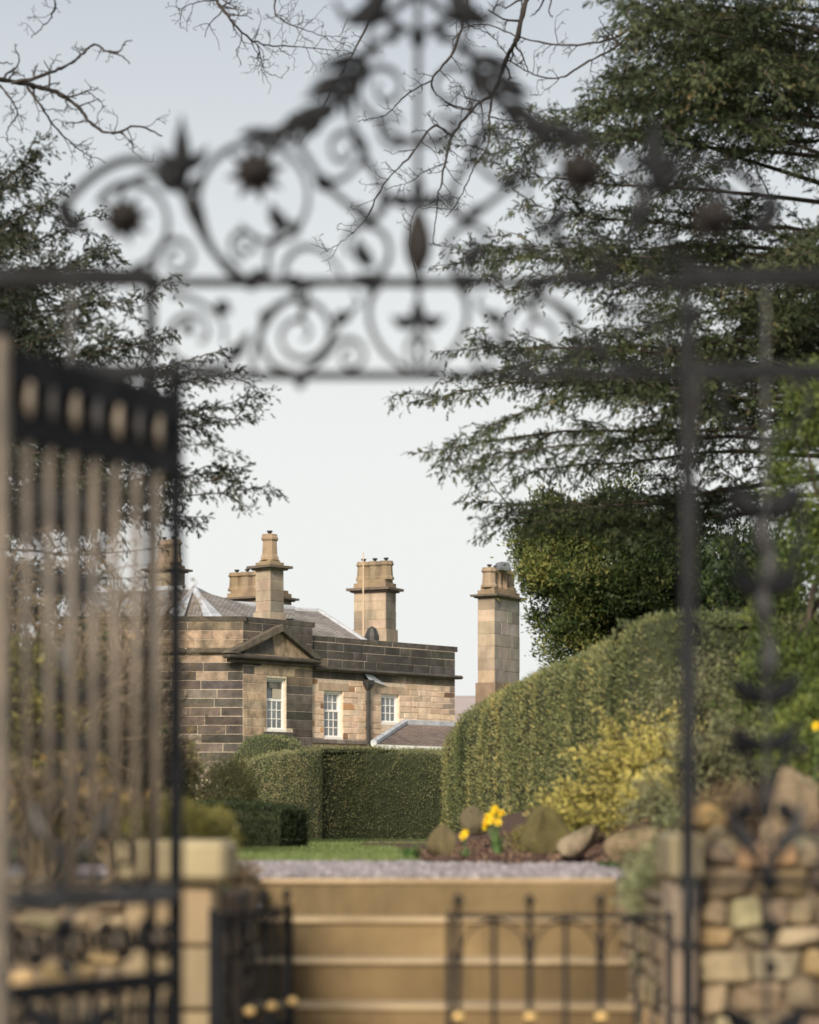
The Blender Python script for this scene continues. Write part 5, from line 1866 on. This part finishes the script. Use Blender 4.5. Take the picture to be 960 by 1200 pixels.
def daffodils(label, px, d, heads, n_leaf, lh, ground=None):
    b0 = np.array(on_bank(px, d))
    if ground is not None:
        b0[2] = ground
    t_ = thing('daffodil_clump', tuple(b0), label, 'daffodils', 'clumps of daffodils in the rockery')
    V, Q, S = blades(b0, n_leaf, lh, 0.07)
    obj('leaves', V, Q, M['daff_leaf'], t_, shade=S)
    for (hx_, hy_) in heads:
        p = P(hx_, hy_, d + random.uniform(-0.05, 0.05))
        obj('flower_stem', *tube(cr([b0, (b0 + p) / 2 + np.array([0, 0, 0.03]), p], 4), 0.003, 4), M['daff_stem'], t_)
        flower(p, (random.uniform(-0.7, 0.7), -1, random.uniform(-0.3, 0.2)), 0.026, t_)
    return t_


daffodils('yellow daffodil clump in bloom among the rockery stones', 583, 14.0, [(580, 948), (584, 957), (570, 964), (569, 969), (576, 962), (584, 964), (578, 954), (572, 957), (587, 953)], 46, 0.17)
daffodils('single short daffodil at the front of the rockery', 545, 13.6, [(545, 976), (543, 980)], 14, 0.09)
daffodils('daffodils glimpsed at the far right edge above the boulder', 956, 11.2, [(957, 851)], 50, 0.12)
for (px, d, h, nb, lab) in ((482, 14.3, 0.13, 120, 'bright green grassy tuft where the lawn meets rockery'), (714, 12.0, 0.05, 90, 'low green tuft at the foot of the broad tan rock')):
    b0 = np.array(on_bank(px, d))
    V, Q, S = blades(b0, nb, h, 0.09, 0.004)
    tag(obj('grass_tuft', V, Q, M['daff_leaf'], None, False, S, tuple(b0)), lab, 'grass tuft')

# ------------------------------------------------------------------ evergreen trees
def trunk_mesh(pts, radii, sides=10):
    return tube(pts, radii, sides)


# spreading yew on the right: trunk just outside the frame, limbs reaching left across the view
random.seed(21)
yd = 23.0
yx = P(1012, 0, yd)[0]
yew = thing('yew_tree', (yx, yd, float(bank_z(yx, yd))), 'big spreading dark yew tree whose boughs fill the upper right', 'tree')
ztop = P(0, -260, yd)[2]
zs_ = np.linspace(-0.3, ztop, 14)
obj('trunk', *tube([(yx + 0.12 * math.sin(z * 0.9), yd + 0.1 * math.cos(z * 0.7), z) for z in zs_], np.linspace(0.42, 0.10, 14), 12), M['bark'], yew)
limbs = []


def ylimb(tx, ty, td, oy=None, width=0.75, sag=None, kw=None):
    o_y = oy if oy is not None else ty + random.uniform(-30, 60)
    p0_ = P(1012, o_y, yd)
    p1_ = P(tx, ty, td)
    limbs.append((p0_, p1_, sag if sag is not None else random.uniform(-0.1, 0.25), width, kw or {}))


thin = dict(plumes=13, plen=(0.35, 0.75), pstart=0.15, step2=0.038, step3=0.030)
for (tx, ty, oy) in ((482, 532, 500), (488, 470, 470), (536, 588, 560), (512, 412, 420), (505, 312, 330), (548, 284, 300), (556, 186, 230), (574, 150, 190), (590, 205, 250), (640, 140, 160),
                     (684, 118, 150), (724, 92, 110), (735, 40, 70), (738, 5, 20), (560, 440, 450), (600, 560, 540), (560, 505, 500), (590, 340, 360), (600, 600, 580), (575, 606, 590), (540, 545, 530), (680, 590, 560), (620, 240, 280), (530, 440, 460)):
    ylimb(tx, ty, random.uniform(20.5, 24.5), oy, random.uniform(0.20, 0.28), None, thin)
# body of the crown
for k in range(50):
    ty = random.uniform(-60, 500)
    lo = 700 if ty < 130 else (610 if ty < 480 else 640)
    tx = random.uniform(lo, 930)
    ylimb(tx, ty, random.uniform(19.5, 26.5), ty + random.uniform(-90, 120), random.uniform(0.22, 0.30), random.uniform(-0.35, 0.45), dict(plumes=9, plen=(0.5, 1.1), pstart=0.06))
wood, V, T, sh = conifer_mesh(limbs, dict(K=7, nl=0.031, nw=0.0085, ang=46), tl=(0.045, 0.095), step2=0.044, step3=0.034, droop=0.25, fall=-0.02, shade0=0.45, tipshade=0.25, r0=0.026, wob=0.03)
wood.build('boughs', M['bark'], yew)
sh = np.clip(sh + 0.35 * (vnoise(V, 0.9, 2) - 0.5), 0, 1)
obj('crown', V, T, M['yew'], yew, shade=sh)
print('yew tris', len(T))

# conifer on the left
random.seed(33)
cd_ = 21.5
cx0 = P(-150, 0, cd_)[0]
con = thing('conifer_tree', (cx0, cd_, 0), 'dark conifer on the left with drooping layered sprays against sky', 'tree')
ztop = P(0, 20, cd_)[2]
zs_ = np.linspace(-0.1, ztop, 12)
obj('trunk', *tube([(cx0 + 0.05 * math.sin(z), cd_, z) for z in zs_], np.linspace(0.26, 0.05, 12), 10), M['bark'], con)
limbs = []


def climb(tx, ty, td, oy, width, kw=None, sag=-0.12):
    limbs.append((P(-150, oy, cd_), P(tx, ty, td), sag, width, kw or {}))


for (tx, ty, oy) in ((46, 176, 260), (40, 200, 270), (70, 228, 300), (138, 288, 340), (110, 300, 350), (190, 344, 390), (206, 392, 430), (160, 400, 440), (284, 432, 450), (262, 410, 440), (306, 488, 500), (280, 470, 490),
                     (298, 545, 540), (312, 570, 560), (270, 560, 560), (246, 606, 590), (210, 600, 590), (190, 520, 520), (130, 460, 470), (240, 520, 520)):
    climb(tx, ty, random.uniform(20, 23), oy, random.uniform(0.17, 0.23), dict(plumes=11, plen=(0.3, 0.65), pstart=0.3))
for k in range(46):
    ty = random.uniform(235, 590)
    climb(random.uniform(-30, 90 + (ty - 235) * 0.35), ty, random.uniform(19, 24.5), ty + random.uniform(0, 70), random.uniform(0.2, 0.28), dict(plumes=6, plen=(0.4, 0.9), step2=0.05))
for k in range(22):
    ty = random.uniform(560, 720)
    climb(random.uniform(-60, 130), ty, random.uniform(19, 24), ty - random.uniform(0, 40), random.uniform(0.2, 0.26), dict(plumes=6, plen=(0.4, 0.8), pstart=0.1, step2=0.055))
for (tx, ty, oy) in ((172, 676, 640), (120, 660, 650), (60, 650, 640), (200, 640, 620), (30, 690, 660)):
    climb(tx, ty, random.uniform(20, 22), oy, 0.16, dict(bare=0.3, step2=0.12, step3=0.06, plumes=3))
wood, V, T, sh = conifer_mesh(limbs, dict(K=7, nl=0.029, nw=0.0088, ang=46), tl=(0.04, 0.085), step2=0.036, step3=0.030, droop=0.22, fall=0.0, shade0=0.42, tipshade=0.3, r0=0.022, wob=0.02)
wood.build('boughs', M['bark'], con)
obj('crown', V, T, M['fir'], con, shade=sh)
print('conifer tris', len(T))


def leafy_tree(name, label, base, blobs, mat, trunk_r, cat='tree', limbs_n=14):
    t_ = thing(name, base, label, cat)
    b0 = np.array(base, float)
    cen = np.mean([b_['centre'] for b_ in blobs], 0)
    wood = MB()
    top = np.array([cen[0], cen[1], cen[2] + blobs[0]['rad'][2] * 0.4])
    wood.add(*tube(bezier_pts(b0 - [0, 0, 0.3], top, 0.0, 10, 0.02), np.linspace(trunk_r, trunk_r * 0.3, 10), 9))
    tr = wood.build('trunk', M['bark'], t_)
    lm = MB()
    for k in range(limbs_n):
        bl = blobs[k % len(blobs)]
        f = random.uniform(0.3, 0.9)
        p0_ = b0 * (1 - f) + top * f
        p1_ = np.array(bl['centre']) + unit(RNG.normal(0, 1, 3)) * np.array(bl['rad']) * 0.8
        lm.add(*tube(bezier_pts(p0_, p1_, 0.05, 8, 0.02), np.linspace(trunk_r * 0.3, 0.006, 8), 5))
    lm.build('limbs', M['bark'], t_)
    V, Q, S = merge([clump_leaves(**b_) for b_ in blobs])
    obj('crown', V, Q, mat, t_, shade=S)
    return t_


def blob(px, py, d, rx, ry, rz, ncl, per, cs, ls, shade, **kw):
    c = P(px, py, d)
    k = d / F
    return dict(centre=tuple(c), rad=(rx * k, ry, rz * k), nclump=ncl, per=per, csize=cs, lsize=ls, shade=shade, **kw)


random.seed(5)
bx0 = P(740, 0, 29)[0]
leafy_tree('evergreen_tree', 'dense dark green evergreen tree standing behind the big hedge', (bx0, 29, float(bank_z(bx0, 27)) - 0.1),
           [blob(*q_, asp=0.38, sv=0.24, shell=0.15, up=0.5) for q_ in
            [(630 + 24 * (k % 8) + random.uniform(-10, 10), 640 + 34 * (k // 8) + random.uniform(-14, 14), 28 + random.uniform(-0.4, 1.2), random.uniform(26, 44), 0.4, random.uniform(22, 40), 40, 62, 0.085, 0.058, 0.78 - 0.05 * (k % 8)) for k in range(32)] + [(x_, y_, 28.4, r_, 0.4, r_ * 1.15, 30, 56, 0.085, 0.058, 0.62) for x_, y_, r_ in ((622, 634, 22), (646, 602, 26), (684, 622, 24), (722, 588, 30), (770, 612, 26), (640, 668, 28))]  # leaf tone lightens to the left: sunlight painted into the crown
            if q_[0] > 612 + max(0, q_[1] - 640) * 0.40] + [blob(826, 690, 29.5, 70, 0.8, 90, 190, 44, 0.08, 0.09, 0.2, asp=0.25, sv=0.18, shell=0.3, up=0.4)],
           M['laurel'], 0.16)
# cypress at the right edge
bx0 = P(985, 0, 15.5)[0]
leafy_tree('cypress_tree', 'feathery lighter green cypress at the far right edge', (bx0, 15.5, float(bank_z(bx0, 15.5))),
           [blob(975, 560, 15.5, 72, 0.5, 105, 260, 40, 0.05, 0.05, 0.5, asp=0.25, sv=0.25, shell=0.55, up=0.5),
            blob(968, 720, 15.3, 82, 0.55, 120, 320, 40, 0.05, 0.05, 0.48, asp=0.25, sv=0.25, shell=0.55, up=0.5),
            blob(960, 820, 15.1, 88, 0.55, 80, 260, 40, 0.05, 0.05, 0.42, asp=0.25, sv=0.25, shell=0.55, up=0.5),
            blob(985, 470, 15.5, 60, 0.45, 50, 120, 40, 0.05, 0.05, 0.6, asp=0.25, sv=0.25, shell=0.5, up=0.5)],
           M['cypress'], 0.10)
# dark bush behind the standard
bx0 = P(870, 0, 20.5)[0]
leafy_tree('dark_bush', 'dark green bush between hedge return and cypress', (bx0, 20.6, float(bank_z(bx0, 20.5))),
           [blob(885, 700, 21.2, 60, 0.6, 85, 240, 40, 0.06, 0.06, 0.2, asp=0.34, sv=0.18, shell=0.4, up=0.4)], M['laurel'], 0.08, 'shrub')


# ------------------------------------------------------------------ bare trees
def bare_tree(name, label, base, d, trunk_pts, mains, seed, dens=2.0):
    """trunk outside the frame; traced main branches with random crooked side twigs."""
    random.seed(seed)
    rng = np.random.default_rng(seed)
    t_ = thing(name, base, label, 'tree')
    obj('trunk', *tube(cr(trunk_pts, 6), np.linspace(0.16, 0.035, len(cr(trunk_pts, 6))), 9), M['bark'], t_)
    tw = MB()
    px = d / F

    def side(p, dirn, L, r, depth):
        n = max(4, int(L / (7 * px)))
        pts = [p]
        dv_ = unit(dirn)
        for i in range(n):
            dv_ = unit(dv_ + rng.normal(0, 0.28, 3) * np.array([1, 0.7, 1]) + np.array([0, 0, 0.03]))
            pts.append(pts[-1] + dv_ * L / n)
        pts = np.array(pts)
        tw.add(*tube(pts, np.linspace(r, max(0.0022, r * 0.45), len(pts)), 4, False))
        if depth > 0:
            for k in range(max(1, int(n * 0.55))):
                i = rng.integers(1, len(pts))
                ax = pts[min(i, len(pts) - 1)] - pts[i - 1]
                sd = np.cross(unit(ax), [0, 1.0, 0]) * (1 if rng.random() < 0.5 else -1)
                side(pts[i], unit(ax) * 0.7 + sd * rng.uniform(0.5, 1.1) + rng.normal(0, 0.25, 3), L * rng.uniform(0.3, 0.55), r * 0.6, depth - 1)

    for (pts2, r0, r1, nside, sl) in mains:
        p3 = np.array([P(x, y, d + 0.4 * math.sin(k * 0.9 + seed)) for k, (x, y) in enumerate(pts2)])
        c3 = cr(p3, 7)
        c3 = c3 + rng.normal(0, 0.7 * px, c3.shape) * np.linspace(0.3, 1, len(c3))[:, None]
        tw.add(*tube(c3, np.linspace(r0, r1, len(c3)) * (1 + 0.12 * rng.normal(0, 1, len(c3))), 6))
        for k in range(int(nside * dens)):
            i = int(rng.integers(max(1, len(c3) // 8), len(c3) - 1))
            ax = unit(c3[i + 1 if i + 1 < len(c3) else i] - c3[i - 1])
            sd = np.cross(ax, [0, 1.0, 0]) * (1 if rng.random() < 0.5 else -1)
            side(c3[i], ax * 0.55 + sd * rng.uniform(0.5, 1.0) + np.array([0, rng.normal(0, 0.3), 0.0]), sl * px * rng.uniform(0.5, 1.3), max(0.0035, np.interp(i, [0, len(c3)], [r0, r1]) * 0.5), 2)
    tw.build('branches', M['twig'], t_)
    return t_


d = 22.0
bx0 = P(-210, 0, d)[0]
tp = [(bx0, d, -0.1), (bx0 + 0.05, d, 2.0), (bx0 + 0.15, d, 4.2), P(-160, 150, d), P(-90, 100, d), P(-40, 90, d)]
bare_tree('bare_tree', 'bare deciduous tree reaching in from the top left corner', (bx0, d, 0), d, tp,
          [([(-60, 92), (-20, 90), (0, 93), (38, 100), (70, 110), (94, 128), (110, 148), (136, 156), (160, 148), (190, 160)], 0.030, 0.006, 9, 40),
           ([(14, 97), (40, 92), (62, 84), (84, 74), (98, 62), (112, 52), (124, 60), (140, 64), (152, 74)], 0.018, 0.006, 3, 16),
           ([(124, 60), (140, 60), (146, 50), (154, 47)], 0.009, 0.004, 0, 10),
           ([(32, 102), (48, 124), (62, 146), (84, 168), (100, 180), (124, 190)], 0.012, 0.004, 7, 30),
           ([(0, 100), (14, 118), (20, 134), (10, 150), (8, 166)], 0.010, 0.004, 6, 26),
           ([(-10, 75), (5, 74), (16, 75)], 0.008, 0.004, 0, 12),
           ([(-30, 20), (20, -20), (58, -8), (64, 12), (52, 30), (36, 44)], 0.012, 0.004, 5, 24)], 4)
d = 25.0
bx0 = P(1090, 0, d)[0]
gz = float(bank_z(bx0, d))
tp = [(bx0, d, gz - 0.2), (bx0 - 0.05, d, 3.0), (bx0 - 0.3, d, 6.0), P(1000, -150, d), P(860, -130, d), P(720, -80, d), P(650, -50, d)]
bare_tree('bare_tree', 'bare tree behind the yew with twigs hanging across the overthrow', (bx0, d, gz), d, tp,
          [([(700, -72), (648, -46), (619, -4), (606, 44), (595, 66), (578, 108), (557, 126), (530, 160), (520, 200), (512, 246), (508, 285)], 0.036, 0.004, 8, 34),
           ([(577, 110), (574, 140), (572, 170), (556, 196), (540, 230), (522, 256)], 0.012, 0.004, 5, 24),
           ([(556, -40), (546, 12), (531, 60), (506, 94), (517, 116), (546, 128), (556, 126)], 0.016, 0.006, 10, 26),
           ([(506, 94), (478, 110), (452, 134), (420, 142)], 0.010, 0.004, 5, 20),
           ([(530, 160), (508, 148), (482, 182), (450, 216), (428, 258), (404, 280), (376, 298)], 0.014, 0.003, 10, 26),
           ([(525, 190), (500, 200), (478, 214), (450, 222)], 0.008, 0.003, 4, 18),
           ([(800, 10), (752, 28), (715, 46), (670, 53), (616, 46), (575, 30), (540, 32)], 0.016, 0.005, 12, 26),
           ([(752, 30), (720, 56), (690, 72), (660, 90), (640, 91), (605, 76), (578, 44), (550, 30)], 0.014, 0.004, 7, 26),
           ([(572, 136), (600, 142), (640, 140), (660, 132)], 0.008, 0.003, 4, 18),
           ([(300, -60), (256, -6), (266, 16), (284, 38), (306, 51), (344, 55), (400, 60)], 0.020, 0.004, 14, 34),
           ([(256, 0), (234, 2), (206, 12)], 0.010, 0.003, 5, 22),
           ([(302, 52), (306, 68), (312, 84), (332, 92)], 0.008, 0.003, 4, 18),
           ([(330, -30), (322, 10), (332, 24), (372, 40), (400, 44)], 0.010, 0.003, 8, 26),
           ([(470, -50), (428, 34), (404, 80), (374, 132), (350, 170)], 0.013, 0.004, 5, 20),
           ([(660, -40), (646, 0), (644, 14), (648, 20)], 0.010, 0.004, 0, 12),
           ([(490, 330), (480, 290), (484, 250), (500, 240)], 0.006, 0.003, 4, 20)], 9)

# ------------------------------------------------------------------ planting behind the open gate leaf
random.seed(12)


def thicket(name, label, base, n, h, spread, twigmat, leafkw=None, mat=None):
    """Bare multi-stemmed shrub, twigs fanning up; optional lingering leaves."""
    t_ = thing(name, base, label, 'shrub')
    b0 = np.array(base, float)
    mb = MB()
    tips = []
    for k in range(n):
        a = random.uniform(0, 2 * math.pi)
        e = b0 + np.array([math.cos(a) * spread * random.uniform(0.2, 1), math.sin(a) * spread * 0.7, h * random.uniform(0.6, 1.05)])
        pts = bezier_pts(b0 + np.array([math.cos(a), math.sin(a), 0]) * 0.06, e, 0.08, 9, 0.02)
        mb.add(*tube(pts, np.linspace(0.012, 0.004, 9), 5))
        for j in range(9):
            i = random.randint(3, 8)
            dd = unit(np.array([random.gauss(0, 1), random.gauss(0, 0.7), random.uniform(0.1, 1.1)]))
            q_ = pts[i] + dd * h * random.uniform(0.12, 0.30)
            sp = bezier_pts(pts[i], q_, 0.03, 6, 0.008)
            mb.add(*tube(sp, np.linspace(0.006, 0.002, 6), 4, False))
            tips.append(sp[3])
            tips.append(sp[-1])
            for m_ in range(2):
                d2 = unit(dd + np.array([random.gauss(0, 0.8), random.gauss(0, 0.6), random.gauss(0, 0.6)]))
                mb.add(*tube(bezier_pts(sp[4], sp[4] + d2 * h * 0.1, 0.0, 4, 0.004), [0.004, 0.003, 0.003, 0.002], 3, False))
    mb.build('stems', twigmat, t_)
    if leafkw:
        tp_ = np.array(tips)
        i = RNG.integers(0, len(tp_), leafkw['n'])
        pos = tp_[i] + RNG.normal(0, leafkw['cs'], (leafkw['n'], 3))
        V, Q, S = leaves(pos, RNG.normal(0, 1, pos.shape), leafkw['ls'], leafkw.get('asp', 0.6), RNG.normal(leafkw['shade'], leafkw.get('sv', 0.25), leafkw['n']), up=-0.1)
        obj('leaves', V, Q, mat, t_, shade=S)
    return t_


def gx_(px, d):
    return (px - 480) / F * d


thicket('bare_shrub', 'tall bare brown shrub behind the open gate leaf near the house', (gx_(135, 16), 16, 0), 26, 1.75, 0.45, M['dry_twig'], dict(n=900, cs=0.03, ls=0.03, shade=0.25), M['autumn'])
thicket('bare_shrub', 'tangled bare shrub at the far left behind gate bars', (gx_(40, 15), 15, 0), 30, 1.7, 0.6, M['dry_twig'], dict(n=900, cs=0.03, ls=0.03, shade=0.3), M['autumn'])
thicket('bare_shrub', 'thin bare shrub against the dark stone house front', (gx_(200, 19), 19, 0), 12, 1.15, 0.25, M['dry_twig'])
shrub('evergreen_shrub', 'dark evergreen mass low behind the open gate leaf',
      [blob(90, 850, 17.5, 100, 0.6, 120, 420, 36, 0.06, 0.06, 0.3, asp=0.4, sv=0.2, shell=0.4, up=0.3)], M['laurel'], (gx_(110, 17.5), 17.5, 0), 8, 0.6)
shrub('evergreen_shrub', 'mossy green shrub at the left edge behind gate bars',
      [blob(10, 860, 13.5, 80, 0.45, 110, 300, 36, 0.05, 0.05, 0.35, asp=0.4, sv=0.25, shell=0.4, up=0.3)], M['moss'], (gx_(10, 13.5), 13.5, 0), 8, 0.5)
shrub('evergreen_shrub', 'olive shrub just left of the shaggy bush',
      [blob(185, 915, 19.5, 45, 0.45, 55, 240, 36, 0.05, 0.05, 0.6, asp=0.3, sv=0.25, shell=0.4, up=0.4)], M['olive'], (gx_(190, 19.5), 19.5, 0), 8, 0.4)
thicket('dry_hydrangea', 'dry tan leaved shrub with orange leaves above the left wall', (gx_(55, 9.6), 9.6, 0), 26, 0.42, 0.34, M['dry_twig'], dict(n=900, cs=0.02, ls=0.036, shade=0.48, sv=0.22), M['autumn'])
thicket('dry_hydrangea', 'small dry shrub between the orange one and the pier', (gx_(150, 9.2), 9.2, 0), 18, 0.30, 0.26, M['dry_twig'], dict(n=500, cs=0.02, ls=0.036, shade=0.45, sv=0.25), M['autumn'])
